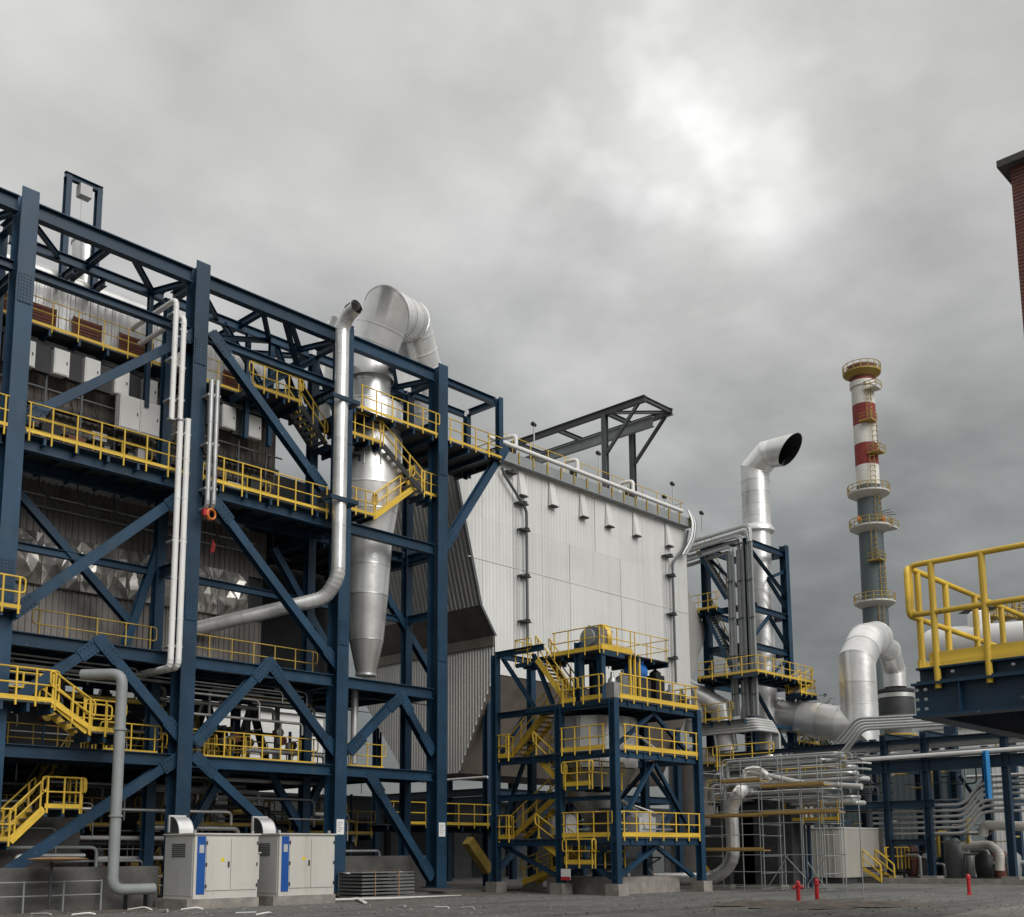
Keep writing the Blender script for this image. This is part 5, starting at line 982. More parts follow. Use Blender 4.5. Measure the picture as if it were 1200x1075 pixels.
handrail(NP, [(NX-.06, NY-.05, NZ+.05), (NX-.06, NY-6, NZ+.05)], h=1.12, step=.62, r=.03, toeh=.16, drop=.22, loop=(True, False), fr=.16, rn=16); handrail(NP, [(NX+.05, NY+.12, NZ+.05), (NX+6, NY+.12, NZ+.05)], h=1.1, step=.85, r=.03, toeh=.12, loop=(True, False), fr=.16, rn=16)
for x, y in ((NX+1.5, NY-5.4), (NX+5.5, NY-1), (NX+5.5, NY-5.4)): put('column', B().ib((x, y, 0), (x, y, NZ-.3), .25, .25, up=V((0, 1, 0))), 'blue', NP)
put('girder', B().ib((NX+2.2, NY-6, NZ-.64), (NX+2.2, NY-.3, NZ-.64), .25, .34), 'blue', NP)

for k in range(2):      # bolted end plate on the near beam, bolt heads along the flange
    for j in range(3): put('bolt', B().lathe((NX-.115, NY+.08-.09*k, NZ-.18-.1*j), [(.018, 0), (.018, .02)], 6, axis=V((-1, 0, 0))), 'grey_pipe', NP)
for k in range(9): put('bolt', B().lathe((NX-.02-.085, NY-.3-.6*k, NZ-.02), [(.016, 0), (.016, .03)], 6, axis=V((-1, 0, 0))), 'grey_pipe', NP)
for k in range(8): put('stiffener', B().box(NX-.1, NX-.012, NY-.35-.7*k, NY-.338-.7*k, NZ-.43, NZ-.13), 'blue', NP)
# ---------------------------------------------------------------- pipe rack on the right
RK = thing('pipe_rack', 'dark blue steel pipe rack with open bays right of the grey container', 'pipe rack', at(1090, 1034, Z=0))
RX = at(1043, 1034, Z=0).x; ry = lambda px: at(px, 1000, X=RX).y
zr_ = lambda y: at(1080, y, X=RX).z
cols = [1043, 1090, 1123, 1190]; ys = [at(c, 1000, X=RX).y for c in (1043, 1091, 1186)]
for y in ys: put('column', B().ib((RX, y, .4), (RX, y, zr_(858)), .38, .38, up=V((0, 1, 0))), 'blue_far', RK); put('plinth', B().box(RX-.5, RX+.5, y-.5, y+.5, 0, .4), 'concrete', RK)
for y in (at(1016, 1000, X=RX+5).y, at(1030, 1000, X=RX+5).y, at(1104, 1000, X=RX+5).y, at(1082, 1000, X=RX+5).y, at(1124, 1000, X=RX+5).y): put('column', B().ib((RX+5, y, .2), (RX+5, y, zr_(852)), .38, .38, up=V((0, 1, 0))), 'blue_far', RK)
ylo, yhi = ys[-1]-2, ys[0]+14
for z, h, m in ((zr_(897), .7, 'blue_far'), (zr_(868), .3, 'blue_far')): ibeam('beam', RK, (RX, yhi, z), (RX, ylo, z), .35, h, m)
ibeam('beam', RK, (RX, ys[0]+3, zr_(942)), (RX, ys[1]-6*0-.4, zr_(942)), .3, .45, 'blue_far'); ibeam('beam', RK, (RX, ys[0], zr_(987)), (RX, ys[1], zr_(987)), .25, .35, 'blue_far')
for y in ys: 
    for z in (zr_(897), zr_(942), zr_(860)): ibeam('beam', RK, (RX+.2, y, z), (RX+5, y, z), .25, .4, 'blue_far')
ibeam('brace', RK, (RX+5, at(1124, 900, X=RX+5).y, zr_(945)), (RX+5, at(1160, 900, X=RX+5).y, zr_(905)), .2, .2, 'blue_far'); ibeam('brace', RK, (RX+5, at(1124, 900, X=RX+5).y, zr_(905)), (RX+5, at(1160, 900, X=RX+5).y, zr_(965)), .2, .2, 'blue_far'); put('column', B().ib((RX+5, at(1162, 1000, X=RX+5).y, 0), (RX+5, at(1162, 1000, X=RX+5).y, zr_(870)), .35, .35, up=V((0, 1, 0))), 'blue_far', RK)
ords = ['top', 'second', 'third', 'fourth', 'fifth', 'sixth']
for k in range(5):      # stepped conduits on top of the rack
    x_ = RX-.6+.35*k; pts = [at(935-3*k, 893-3.2*k, X=x_), at(986-3*k, 889-3.2*k, X=x_), at(1012-2*k, 855-3.2*k, X=x_), at(1138+3*k, 848-3.2*k, X=x_), at(1162+3*k, 842-3.2*k, X=x_)]
    pts.append(pts[-1]+V((2, 0, 0))); pipe('rack_pipe', pts, .085, random.choice(['galv', 'pale_grey', 'galv']), ords[k]+' of the stepped grey pipes running over the pipe rack, nearest first', 'pipe', 'stepped pipes over the pipe rack', R=.4, n=10)
for k in range(3):
    x_ = RX-.35+.4*k; z = zr_(890)+.12; pipe('rack_pipe', [(x_, yhi-2, z), (x_, ylo, z+.1)], .13, ['white', 'galv', 'white'][k], ['front white', 'middle grey', 'rear white'][k]+' pipe lying along the main pipe rack beam', 'pipe', 'pipes along the pipe rack beam', n=10)
for k in range(6):      # fan of conduits low on the rack, stepping up to the right
    x_ = RX+.7; dz = k*.33; z1, z2 = zr_(977)+dz, zr_(960)+dz
    pts = [V((x_, at(1024, 970, X=x_).y, z1)), V((x_, at(1132, 970, X=x_).y, z1-.0)), V((x_, at(1152, 970, X=x_).y, z2+.35)), V((x_, ylo, z2+.35))]
    pipe('conduit', pts, .085, 'pale_grey', ords[5-k]+' of six parallel grey conduits crossing the lower pipe rack bays', 'conduit', 'parallel conduits in the pipe rack', R=.5)
for k in range(70):
    x = RX+random.uniform(1.5, 8); y = random.uniform(ylo, ys[0]+10); z = random.choice([random.uniform(.5, 3.2), random.uniform(5.5, 7.5), random.uniform(.5, 7)]); L = random.uniform(1, 5)
    pts = [(x, y, z), (x, y-L, z), (x, y-L, z+random.choice([-1, 1])*random.uniform(.5, 1.2))] if random.random() < .7 else [(x, y, z), (x, y, z+1.5), (x+1.2, y, z+1.5)]
    r_, m_ = random.choice([.03, .05, .05, .08, .12]), random.choice(['galv', 'grey_pipe', 'grey_pipe', 'yellow_dull', 'silver_dull', 'dark', 'dark'])
    pipe('rack_pipe', pts, r_, m_, f"{rw(r_)} {COLW[m_]} bent pipe {'low' if z < 3.3 else 'high'} behind the {'left' if y > ys[0] else 'middle' if y > ys[1] else 'right'} bays of the pipe rack", 'pipe', 'pipework behind the pipe rack', R=.25, n=8)
p1, p2 = at(1130, 990, X=RX+3), at(1200, 978, X=RX+1); t = thing('tan_pipe', 'thick tan pipe with elbow low behind the pipe rack', 'pipe', p1); clad(t, [at(1128, 992, X=RX+3), at(1160, 990, X=RX+3), at(1172, 1000, X=RX+2.5), at(1172, 1020, X=RX+2.5)], .26, 1.2, 'cream', 14, R=.3)
t = thing('tan_pipe', 'thick tan pipe running to the right edge under the blue column', 'pipe', p2); clad(t, [at(1152, 980, X=RX+1.5), at(1153, 967, X=RX+1.5), at(1210, 969, X=RX+1.5)], .28, 1.2, 'cream', 14, R=.3)
a, c = at(1151, 880, X=RX-.6), at(1162, 936, X=RX-.6); pts = []
put('blue_tarp', B().add([(a.x+.12*math.sin(i*1.3), a.y+(c.y-a.y)*i/6, z) for z, _ in ((a.z, 0), ((a.z+c.z)/2, 0), (c.z, 0)) for i in range(7)], [(r*7+i, r*7+i+1, r*7+8+i, r*7+7+i) for r in range(2) for i in range(6)]).add([(a.x+.03+.12*math.sin(i*1.3), a.y+(c.y-a.y)*i/6, z) for z in (a.z, c.z) for i in range(7)], [(i, i+7, i+8, i+1) for i in range(6)]), 'tarp', None, 'bright blue tarpaulin strip hanging on the pipe rack', 'tarpaulin')
# far sheds behind the rack and the plant
def shed(name, label, p0, w, d, h, m, win=True):
    t = thing(name, label, 'building', (p0.x+w/2, p0.y+d/2, 0)); n = max(1, round(w/2.5))
    put('wall', B().box(p0.x, p0.x+w, p0.y, p0.y+d, 0, h), m, t); put('roof', B().prism([(p0.x-.3, p0.y-.3, h), (p0.x-.3, p0.y+d/2, h+d*.12), (p0.x-.3, p0.y+d+.3, h)], (w+.6, 0, 0)), 'pale_grey', t)
    for k in range(int(d/3)): put('cladding_sheet', B().ribs(p0.y+k*3+.02, p0.y+k*3+2.98, .5, lambda s: .2, lambda s: h-.1, lambda s, z, dd: (p0.x-.02-dd, s, z), .02), m, t)
shed('shed', 'pale white shed with flat wall behind the pipe rack bays', at(1128, 1026, Z=0)+V((22, -9, 0)), 16, 21, 13.5, 'white')
shed('shed', 'grey metal shed seen through the left pipe rack bays', at(1040, 1027, Z=0)+V((6, -3, 0)), 8, 12, 9, 'chim_grey')
shed('shed', 'pale shed glimpsed far behind the lower storeys of the steel frame', V((46, 80, 0)), 14, 20, 14, 'white')
TK = thing('white_vessel', 'long white horizontal vessel seen behind the near yellow handrail', 'vessel', atd(1130, 765, 15)); a, c = atd(1095, 757, 17), atd(1230, 747, 18.5)
put('barrel', B().lathe(a, [(.05, -.9), (.8, -.75), (1.1, -.3), (1.2, 0), (1.2, (c-a).length)], 24, axis=(c-a)), 'white', TK); put('manway', B().lathe((a+(c-a)*.42)+Z3*1.0, [(.7, 0), (.7, .9), (.5, 1.1)], 16), 'white', TK); put('canopy', B().prism([a+(c-a)*.34+Z3*2.0, a+(c-a)*.55+Z3*2.1, a+(c-a)*.6+Z3*2.3, a+(c-a)*.45+Z3*2.4], (0, .8, .1)), 'dark', TK)
d_ = (c-a).normalized()
for f in (.1, .6): 
    q = a+(c-a)*f; put('saddle', B().box(q.x-.5, q.x+.5, q.y-.8, q.y+.8, q.z-2.0, q.z-1.1), 'dark', TK); put('saddle_leg', B().box(q.x-.2, q.x+.2, q.y-.4, q.y+.4, 0, q.z-2.0), 'blue_far', TK)
for k, px in enumerate((1152, 1168, 1190)):
    p = atd(px, 722, 17); t = thing('yellow_guard', ['left', 'middle', 'right'][k]+' yellow cage platform above the white vessel', 'platform', p, 'yellow cages above the white vessel'); handrail(t, [p, p+V((1.0, -.8, 0)), p+V((1.6, .2, 0))], step=.5, r=.05, m='yellow_dull'); put('floor', B().box(p.x, p.x+1.6, p.y-.8, p.y+.3, p.z-.1, p.z), 'yellow_dull', t); inst('post', 'box', 'yellow_dull', t, (p.x+.6, p.y-.3, p.z-2.4), (p.x+.6, p.y-.3, p.z-.1), .2)
# ---------------------------------------------------------------- grey container with steps
K0 = at(991, 1036, Z=0); K1 = at(1041, 1032, Z=0); K2 = at(942, 1033, Z=0)
kx, ky = K0.x, K0.y; kz = .35; ktop = at(991, 971, X=kx).z; kw = at(1042, 1000, Y=ky).x-kx; kd = at(943, 1000, X=kx).y-ky
KT = thing('site_container', 'grey beige equipment container with rounded corner and yellow steps', 'container', (kx+kw/2, ky+kd/2, 0))
prof = [(kx+.5, ky), (kx+.25, ky+.06), (kx+.06, ky+.25), (kx, ky+.5), (kx, ky+kd), (kx+kw, ky+kd), (kx+kw, ky)]
put('body', B().prism([(x, y, kz) for x, y in prof], (0, 0, ktop-kz)), 'container', KT); put('roof', B().prism([(x+(x-kx-kw/2)*.02, y+(y-ky-kd/2)*.02, ktop) for x, y in prof], (0, 0, .08)), 'pale_grey', KT); put('base', B().box(kx+.1, kx+kw-.1, ky+.1, ky+kd-.1, 0, kz), 'dark', KT)
put('door', B().box(kx+kw*.35, kx+kw*.75, ky-.03, ky-.002, kz+.5, ktop-.3), 'container', KT)
for k in range(6): inst('seam', 'box', 'pale_grey', KT, (kx-.012, ky+.6+k*(kd-.7)/5, kz), (kx-.012, ky+.6+k*(kd-.7)/5, ktop), .03, .06)
st_p = V((kx+kw*.45, ky-.1, kz+.6)); 
for k in range(4): inst('step', 'box', 'dark', KT, (kx+kw*.35, ky-.2-.28*k, kz+.55-.24*k), (kx+kw*.65, ky-.2-.28*k, kz+.55-.24*k), .28, .05)
for x in (kx+kw*.35, kx+kw*.65): put('step_rail', B().tube(fillet([(x, ky-.1, kz+.6), (x, ky-.1, kz+1.6), (x, ky-1.2, kz+.7), (x, ky-1.2, .05)], .1, 2), .05, 6).tube([(x, ky-.1, kz+1.1), (x, ky-1.2, kz+.2)], .04, 6).bar((x, ky-.1, kz+.5), (x, ky-1.2, .15), .04, .2), 'yellow', KT)
handrail(KT, [(kx+kw*.7, ky-.6, kz+.6), (kx+kw+1.4, ky-.6, kz+.6)], step=.5, r=.035, toe=False)
# ---------------------------------------------------------------- scaffold with pipe
SD = thing('scaffold', 'grey tube scaffold with yellow planks round the silver pipe bend', 'scaffold', at(905, 1042, Z=0)); sx0 = at(862, 1044, Z=0).x; sY = at(870, 1044, Z=0)
F0 = at(826, 1040, X=sY.x); yS = lambda x: at(x, 1000, X=sY.x).y
xs_ = sY.x
for k, px in enumerate((826, 871, 895, 920, 942, 967, 990)):
    for dx in (0, 1.6): inst('standard', 'rod', 'grey_pipe', SD, (xs_+dx, yS(px), 0), (xs_+dx, yS(px), at(px, 888+random.uniform(-6, 8), X=xs_).z), .025)
for y_px in (900, 918, 935, 950, 965, 978, 1002, 1022, 1040): 
    z = at(900, y_px, X=xs_).z; a0, a1 = (826, 990) if y_px in (935, 950, 1040) else random.choice([(826, 942), (871, 990), (895, 990), (826, 895)])
    inst('ledger', 'rod', 'grey_pipe', SD, (xs_, yS(a0-2), z), (xs_, yS(a1+2), z), .022)
    for px in (826, 895, 967): inst('transom', 'rod', 'grey_pipe', SD, (xs_-.15, yS(px), z-.06), (xs_+1.75, yS(px), z-.06), .022)
for a0, a1, y_px in ((825, 895, 957), (826, 896, 997), (895, 986, 953), (895, 970, 921), (848, 895, 916)):
    z = at((a0+a1)/2, y_px, X=xs_).z
    for k in range(2): inst('plank', 'box', 'plank', SD, (xs_+.1+k*.32, yS(a0), z), (xs_+.1+k*.32, yS(a1), z), .3, .06)
    inst('toe_plank', 'box', 'plank', SD, (xs_-.05, yS(a0), z+.08), (xs_-.05, yS(a1), z+.08), .04, .14)
for (a0, y0), (a1, y1) in (((900, 1040), (923, 1003)), ((945, 1040), (967, 1004)), ((945, 1030), (920, 1003)), ((967, 1040), (946, 1010))): 
    inst('diagonal', 'rod', 'grey_pipe', SD, at(a0, y0, X=xs_-.05), at(a1, y1, X=xs_-.05), .022)
xp = xs_+1.0; t = thing('bent_pipe', 'thick silver pipe bending from the ground up through the scaffold', 'pipe', at(800, 1034, X=xp))
clad(t, [at(740, 1031, X=xp), at(838, 1030, X=xp), at(860, 1010, X=xp), at(857, 945, X=xp), at(868, 926, X=xp), atd(905, 927, 20.2), atd(1000, 940, 17.6), atd(1012, 942, 17.3)], .33, 1.1, 'silver', 18, R=.9)
p = at(824, 1022, X=xp); put('valve_cap', B().lathe(p-Z3*.2, [(.3, 0), (.34, .3), (.2, .5), (.02, .55)], 14), 'yellow', t)
for k, (pp, lb) in enumerate(((((850, 960), (849, 925), (856, 920), (892, 922)), 'slim grey pipe beside the thick bend in the scaffold'), (((872, 915), (873, 903), (890, 900), (905, 915)), 'small white hose arch on the upper scaffold lift'), (((880, 905), (940, 918), (1010, 922)), 'long grey pipe on top of the scaffold'))):
    pipe('scaffold_pipe', [at(*q, X=xp+.6) for q in pp], (.12, .15, .14)[k], ('grey_pipe', 'silver', 'pale_grey')[k], lb, 'pipe', R=.4)
for k in range(22):     # orderly service pipes above and behind the scaffold, each dropping at one end
    x = RX-1.0+random.uniform(0, 5); py = 884+k*2.2; p = at(random.uniform(835, 930), py, X=x); q = at(random.uniform(985, 1030), py, X=x); q.z = p.z
    r_, m_ = random.choice([.03, .045, .06, .08]), random.choice(['galv', 'grey_pipe', 'dark', 'pale_grey'])
    pipe('service_pipe', [p, q, q-V((0, 0, random.choice([.6, 1.2, 2.0])))], r_, m_, f"{rw(r_)} {COLW[m_]} service pipe, {['highest', 'second', 'third', 'fourth', 'fifth', 'sixth', 'seventh', 'eighth', 'ninth', 'tenth', 'eleventh', 'twelfth', 'thirteenth', 'fourteenth', 'fifteenth', 'sixteenth', 'seventeenth', 'eighteenth', 'nineteenth', 'twentieth', 'second lowest', 'lowest'][k]} of the layered runs behind the scaffold", 'pipe', 'layered service pipes behind the scaffold', R=.3, n=8)
    if k % 2: inst_ = pipe('pipe_support', [(x, (p.y+q.y)/2, 0), (x, (p.y+q.y)/2, p.z)], .05, 'galv', f"{['slim', 'plain', 'short', 'straight'][k % 4]} grey support post under the {['highest', 'second', 'third', 'fourth', 'fifth', 'sixth', 'seventh', 'eighth', 'ninth', 'tenth', 'lowest'][k//2]} pair of layered service pipes", 'post', 'support posts of the service pipes')
for k, (px, w_, h, m) in enumerate(((850, 1.6, 3.8, 'dark'), (880, 1.4, 4.4, 'black'), (905, 2.0, 5.0, 'dark'), (925, 1.2, 4.6, 'dark'), (838, 1.2, 2.4, 'grey_box'), (868, 1.0, 1.2, 'cream'))):
    p = at(px, 1036, X=xp+2.6+k*.3); t = thing('process_unit', ['squat dark', 'black', 'broad dark', 'narrow dark', 'low grey', 'small cream'][k]+' process unit standing behind the scaffold', 'machine', (p.x, p.y, 0)); put('body', B().box(p.x-w_/2, p.x+w_/2, p.y-w_/2, p.y+w_/2, .2, h*.85), m, t); put('head', B().lathe((p.x, p.y, h*.85), [(w_*.42, 0), (w_*.42, h*.1), (w_*.15, h*.15)], 14), m, t); put('plinth', B().box(p.x-w_*.6, p.x+w_*.6, p.y-w_*.6, p.y+w_*.6, 0, .2), 'concrete', t)
# ---------------------------------------------------------------- electrical cabinets
def cabinet(px0, px1, py, label, group):
    Y = 34.9; a, c = at(px0, py, Y=Y), at(px1, py, Y=Y); x0, x1 = a.x, c.x; zb = .34; d = 2.0; ztp = at(px0, 978, Y=Y).z
    t = thing('electrical_cabinet', label, 'cabinet', ((x0+x1)/2, Y+d/2, 0), group)
    put('plinth', B().box(x0-.25, x1+.05, Y-.05, Y+d+.1, 0, zb), 'concrete', t); put('case', B().box(x0, x1, Y, Y+d, zb, ztp), 'cream', t); put('roof', B().box(x0-.06, x1+.06, Y-.07, Y+d+.06, ztp, ztp+.05), 'cream', t)
    w_ = x1-x0; s0 = x0+w_*.18; zd0, zd1 = zb+.28, ztp-.14; xm = x0+w_*.56
    for dx0, dx1, side in ((s0, xm-.01, 1), (xm+.01, x1-.06, -1)):
        dr = put('door', B().box(dx0, dx1, Y-.03, Y-.002, zd0, zd1), 'cream', t)
        for z in (zd0+.15, zd1-.15, (zd0+zd1)/2): inst('hinge', 'box', 'dark', dr, (dx0 if side > 0 else dx1, Y-.035, z-.06), (dx0 if side > 0 else dx1, Y-.035, z+.06), .04)
        if side > 0:
            put('handle', B().box(dx1-.12, dx1-.06, Y-.06, Y-.031, (zd0+zd1)/2-.1, (zd0+zd1)/2+.1), 'dark', dr); q = (dx0+dx1)/2+.15; zq_ = (zd0+zd1)/2+.1; put('warning_sign', B().prism([(q-.1, Y-.035, zq_), (q+.1, Y-.035, zq_), (q, Y-.035, zq_+.18)], (0, .003, 0)), 'label_yellow', dr)
    st = put('blue_strip', B().box(x0+w_*.04, x0+w_*.165, Y-.02, Y-.002, zd0-.12, zd1+.08), 'label_blue', t)
    put('label_plate', B().box(x0+w_*.07, x0+w_*.14, Y-.023, Y-.0205, zd1-.5, zd1-.22), 'pale_grey', st)
    # curved cowl vent on the roof: hood sheet curling down towards the front, dark end cheek, open mouth behind
    xv0, xv1, yb_ = x0+.02, x0+.62, Y+1.75; n = 8
    pts = [(yb_-.62*math.sin(i*math.pi/14), ztp+.05+.62*math.cos(i*math.pi/14)) for i in range(n)]
    put('cowl', B().add([(xv0, y, z) for y, z in pts]+[(xv1, y, z) for y, z in pts], [(i, i+1, n+i+1, n+i) for i in range(n-1)], True), 'silver', t)
    put('cowl_cheek', B().prism([(xv0+.002, y, z) for y, z in pts]+[(xv0+.002, yb_, ztp+.05)], (.02, 0, 0)), 'dark', t); put('cowl_cheek', B().prism([(xv1-.03, y, z) for y, z in pts]+[(xv1-.03, yb_, ztp+.05)], (.02, 0, 0)), 'silver', t)
    put('cowl_mouth', B().box(xv0-.04, xv1+.04, yb_+.01, yb_+.1, ztp+.1, ztp+.72), 'pale_grey', t)
    for k in range(7): inst('vent_slat', 'box', 'dark', t, (x0-.035, Y+.55, ztp-.75+k*.07), (x0-.035, Y+1.45, ztp-.75+k*.07), .02, .025)
    for sx in (x0+.12, x1-.12): put('lifting_eye', B().lathe((sx, Y+.2, ztp+.05), [(.03, 0), (.06, .03), (.06, .09), (.02, .12)], 8), 'galv', t)
    put('cable_duct', B().tube(fillet([(x0+.3, Y+d, .9), (x0+.3, Y+d+.35, .9), (x0+.3, Y+d+.35, .02)], .15, 3), .07, 8), 'black', t)
    put('door_gap', B().box(xm-.008, xm+.008, Y-.0035, Y-.001, zd0, zd1), 'black', t)
    put('side_panel', B().box(x0-.02, x0-.003, Y+.1, Y+d-.1, zb+.1, ztp-.1), 'pale_grey', t)
    return x0, x1, Y, zb, ztp
grpc = 'electrical cabinets at the foot of the frame'
CA = cabinet(226, 301, 1050, 'left cream electrical cabinet with blue strip and curved silver cowl', grpc)
CB = cabinet(326, 391, 1050, 'right cream electrical cabinet with blue strip, beside the plank sign post', grpc)
t = thing('junction_box', 'small cream junction box fixed between the two electrical cabinets', 'junction box', (CA[1]+.1, CA[2]+.6, 1)); put('case', B().box(CA[1]+.005, CA[1]+.4, CA[2]+.5, CA[2]+1.0, .95, 1.9), 'cream', t); put('lid', B().box(CA[1]-.0+.006, CA[1]+.45, CA[2]+.45, CA[2]+1.05, 1.9, 1.95), 'pale_grey', t)
p = at(337, 1060, Z=0); t = thing('sign_post', 'thin rusty post with a small weathered board before the right cabinet', 'sign', (p.x, p.y, 0)); zt3 = at(337, 1013, X=p.x).z
inst('post', 'rod', 'rust', t, (p.x, p.y, 0), (p.x, p.y, zt3), .035); put('board', B().bar((p.x-.24, p.y+.2, zt3), (p.x+.26, p.y-.22, zt3), .03, .22), 'concrete', t)
p = at(354, 1056, Z=0); t = thing('fire_extinguisher', 'red fire extinguisher standing before the right electrical cabinet', 'extinguisher', (p.x, p.y, .0)); zb = .05
put('cylinder', B().lathe((p.x, p.y, 0), [(.1, .02), (.12, .06), (.12, .55), (.09, .63), (.03, .68), (.03, .75)], 14), 'red', t); put('valve', B().box(p.x-.06, p.x+.1, p.y-.02, p.y+.02, .75, .82), 'black', t); put('hose', B().tube([(p.x+.08, p.y, .78), (p.x+.17, p.y-.02, .6), (p.x+.14, p.y-.03, .25)], .02, 6), 'black', t); put('label', B().lathe((p.x, p.y, .25), [(.121, 0), (.121, .15)], 14, caps=False), 'white', t)
# paper notices on the columns
for lb, x in (('white paper notice taped to the third blue column near the ground', 29.5), ('white paper notice taped to the fourth blue column near the ground', 35.4)):
    z = 3.0 if x < 30 else 2.95; t = thing('notice', lb, 'notice', (x, YF-.02, z), 'paper notices on the blue columns'); put('sheet', B().box(x-.2, x+.2, YF-.01, YF-.004, z-.32, z+.32), 'white', t)
    for k in range(6): inst('print_line', 'box', 'grey_pipe', t, (x-.15, YF-.012, z+.2-k*.08), (x+.15-(k % 3)*.07, YF-.012, z+.2-k*.08), .002, .025)
# stacked aluminium panels beside the fourth column
Y = 36.3; a, c = at(424, 1050, Y=Y), at(486, 1050, Y=Y)
t = thing('panel_stack', 'strapped stack of grey channel panels before the fourth column', 'panels', ((a.x+c.x)/2, Y+.8, 0))
for k in range(7): put('panel', B().ch((a.x, Y+.8, .16+k*.145), (c.x+random.uniform(-.04, .04), Y+.8, .16+k*.145), 1.6, .125, .02, up=Z3), 'galv', t)
for x in (a.x+.7, c.x-.9): put('strap', B().box(x-.02, x+.02, Y-.02, Y-.005, .05, 1.18).box(x-.02, x+.02, Y-.02, Y+1.6, 1.18, 1.19), 'timber', t)
for y in (.2, 1.3): inst('batten', 'box', 'timber', t, (a.x, Y+y, .04), (c.x, Y+y, .04), .1, .08)
def chunk(name, label, cat, p, q, w, h, m, group=None): return put(name, B().bar(p, q, w, h), m, None, label, cat, group)
chunk('loose_plank', 'pale plank leaning across the top of the stacked panels', 'plank', at(404, 1023, Y=37.2), at(462, 1031, Y=37.2), .2, .06, 'pale_grey')
chunk('plastic_pipe', 'white plastic pipe lying along the dirt before the fourth column', 'pipe', at(392, 1054, Y=35.9), at(540, 1050, Y=36.2), .09, .08, 'white')
chunk('loose_plank', 'white board end lying on the dirt right of the cabinets', 'plank', at(406, 1047, Z=.08), at(428, 1058, Z=.06), .14, .05, 'white')
put('white_duct_piece', B().tube(fillet([at(462, 1028, Y=36.6), at(470, 1023, Y=36.6), at(476, 1026, Y=36.6)], .2, 2), .09, 8), 'white', None, 'crumpled white plastic scrap on the stacked panels', 'scrap')
# strips of debris along the dirt edge
for k, (x0, x1, y) in enumerate(((-8, 22, 1066), (36, 60, 1071), (84, 112, 1072), (150, 178, 1066), (186, 196, 1068), (212, 238, 1066), (276, 300, 1070), (300, 318, 1072), (466, 474, 1062), (510, 526, 1063), (540, 556, 1064))):
    a, c = at(x0, y, Z=.03), at(x1, y+random.uniform(-2, 2), Z=.03)
    put('debris_strip', B().tube(fillet([a, (a+c)/2+V((.1, -.15, random.uniform(0, .1))), c], .3, 2), .028, 6), random.choice(['white', 'pale_grey']), None, ['first', 'second', 'third', 'fourth', 'fifth', 'sixth', 'seventh', 'eighth', 'ninth', 'tenth', 'last'][k]+' white offcut strip from the left along the dirt edge', 'offcut', 'white offcut strips along the dirt edge')
# hydrants
for lb, px, py, hp in (('red hydrant with side outlets, left one of the pair on the gravel', 936, 1058, 26), ('red hydrant post, right one of the pair on the gravel', 958, 1060, 31), ('red hydrant post on the gravel before the pipe rack, far right', 1136, 1049, 25)):
    p = at(px, py, Z=0); s = at(px, py-hp, X=p.x).z; t = thing('hydrant', lb, 'hydrant', p, 'red hydrants on the gravel')
    put('barrel', B().lathe((p.x, p.y, 0), [(.12, 0), (.12, .04), (.075, .06), (.075, s*.72), (.11, s*.74), (.11, s*.78), (.085, s*.8), (.095, s*.9), (.05, s*.97), (.02, s)], 14), 'red', t)
    if px < 950:
        for sg in (-1, 1): put('outlet', B().lathe((p.x, p.y, s*.68), [(.05, 0), (.05, .14), (.07, .14), (.07, .2)], 10, axis=CR*sg), 'red', t)
# soil heap on the gravel before the scaffold
for k, (px, py, w_) in enumerate(((905, 1060, 2.6), (940, 1064, 1.8), (1010, 1061, 2.6), (880, 1062, 1.2), (975, 1060, 1.2))):
    p = at(px, py, Z=0); b = B(); n = 18; vs = [(p.x, p.y, .09)]
    for r_, h in ((.35, .13), (.7, .06), (1.0, -.01)):
        for j in range(n): a = 2*math.pi*j/n; q = r_*w_*(1+random.uniform(-.22, .22)); vs.append((p.x+CR.x*q*math.cos(a)*1.0+CF.x*q*math.sin(a)*.8, p.y+CR.y*q*math.cos(a)+CF.y*q*math.sin(a)*.8, max(-.01, h+random.uniform(-.04, .05))))
    fs = [(0, 1+j, 1+(j+1) % n) for j in range(n)]+[(1+r*n+j, 1+(r+1)*n+j, 1+(r+1)*n+(j+1) % n, 1+r*n+(j+1) % n) for r in range(2) for j in range(n)]
    b.add(vs, fs); put('soil_heap', b, 'dirt', None, ['broad dark', 'narrow dark', 'reddish wide', 'small', 'thin'][k]+' patch of loose soil on the gravel near the hydrants', 'soil', 'soil patches by the hydrants')
# stones scattered on the gravel: too many to count
b = B()
for k in range(2600):
    px, py = random.uniform(0, 1200), random.uniform(1046, 1074); p = at(px, py, Z=0); r_ = random.uniform(.02, .07)
    o = [V((random.uniform(-1, 1), random.uniform(-1, 1), random.uniform(-.2, .8)))*r_ for _ in range(4)]; b.add([p+q for q in o], [(0, 1, 2), (0, 2, 3), (0, 3, 1), (1, 3, 2)])
put('gravel_stones', b, 'concrete', None, 'loose stones scattered over the grey gravel yard', 'gravel', kind='stuff')
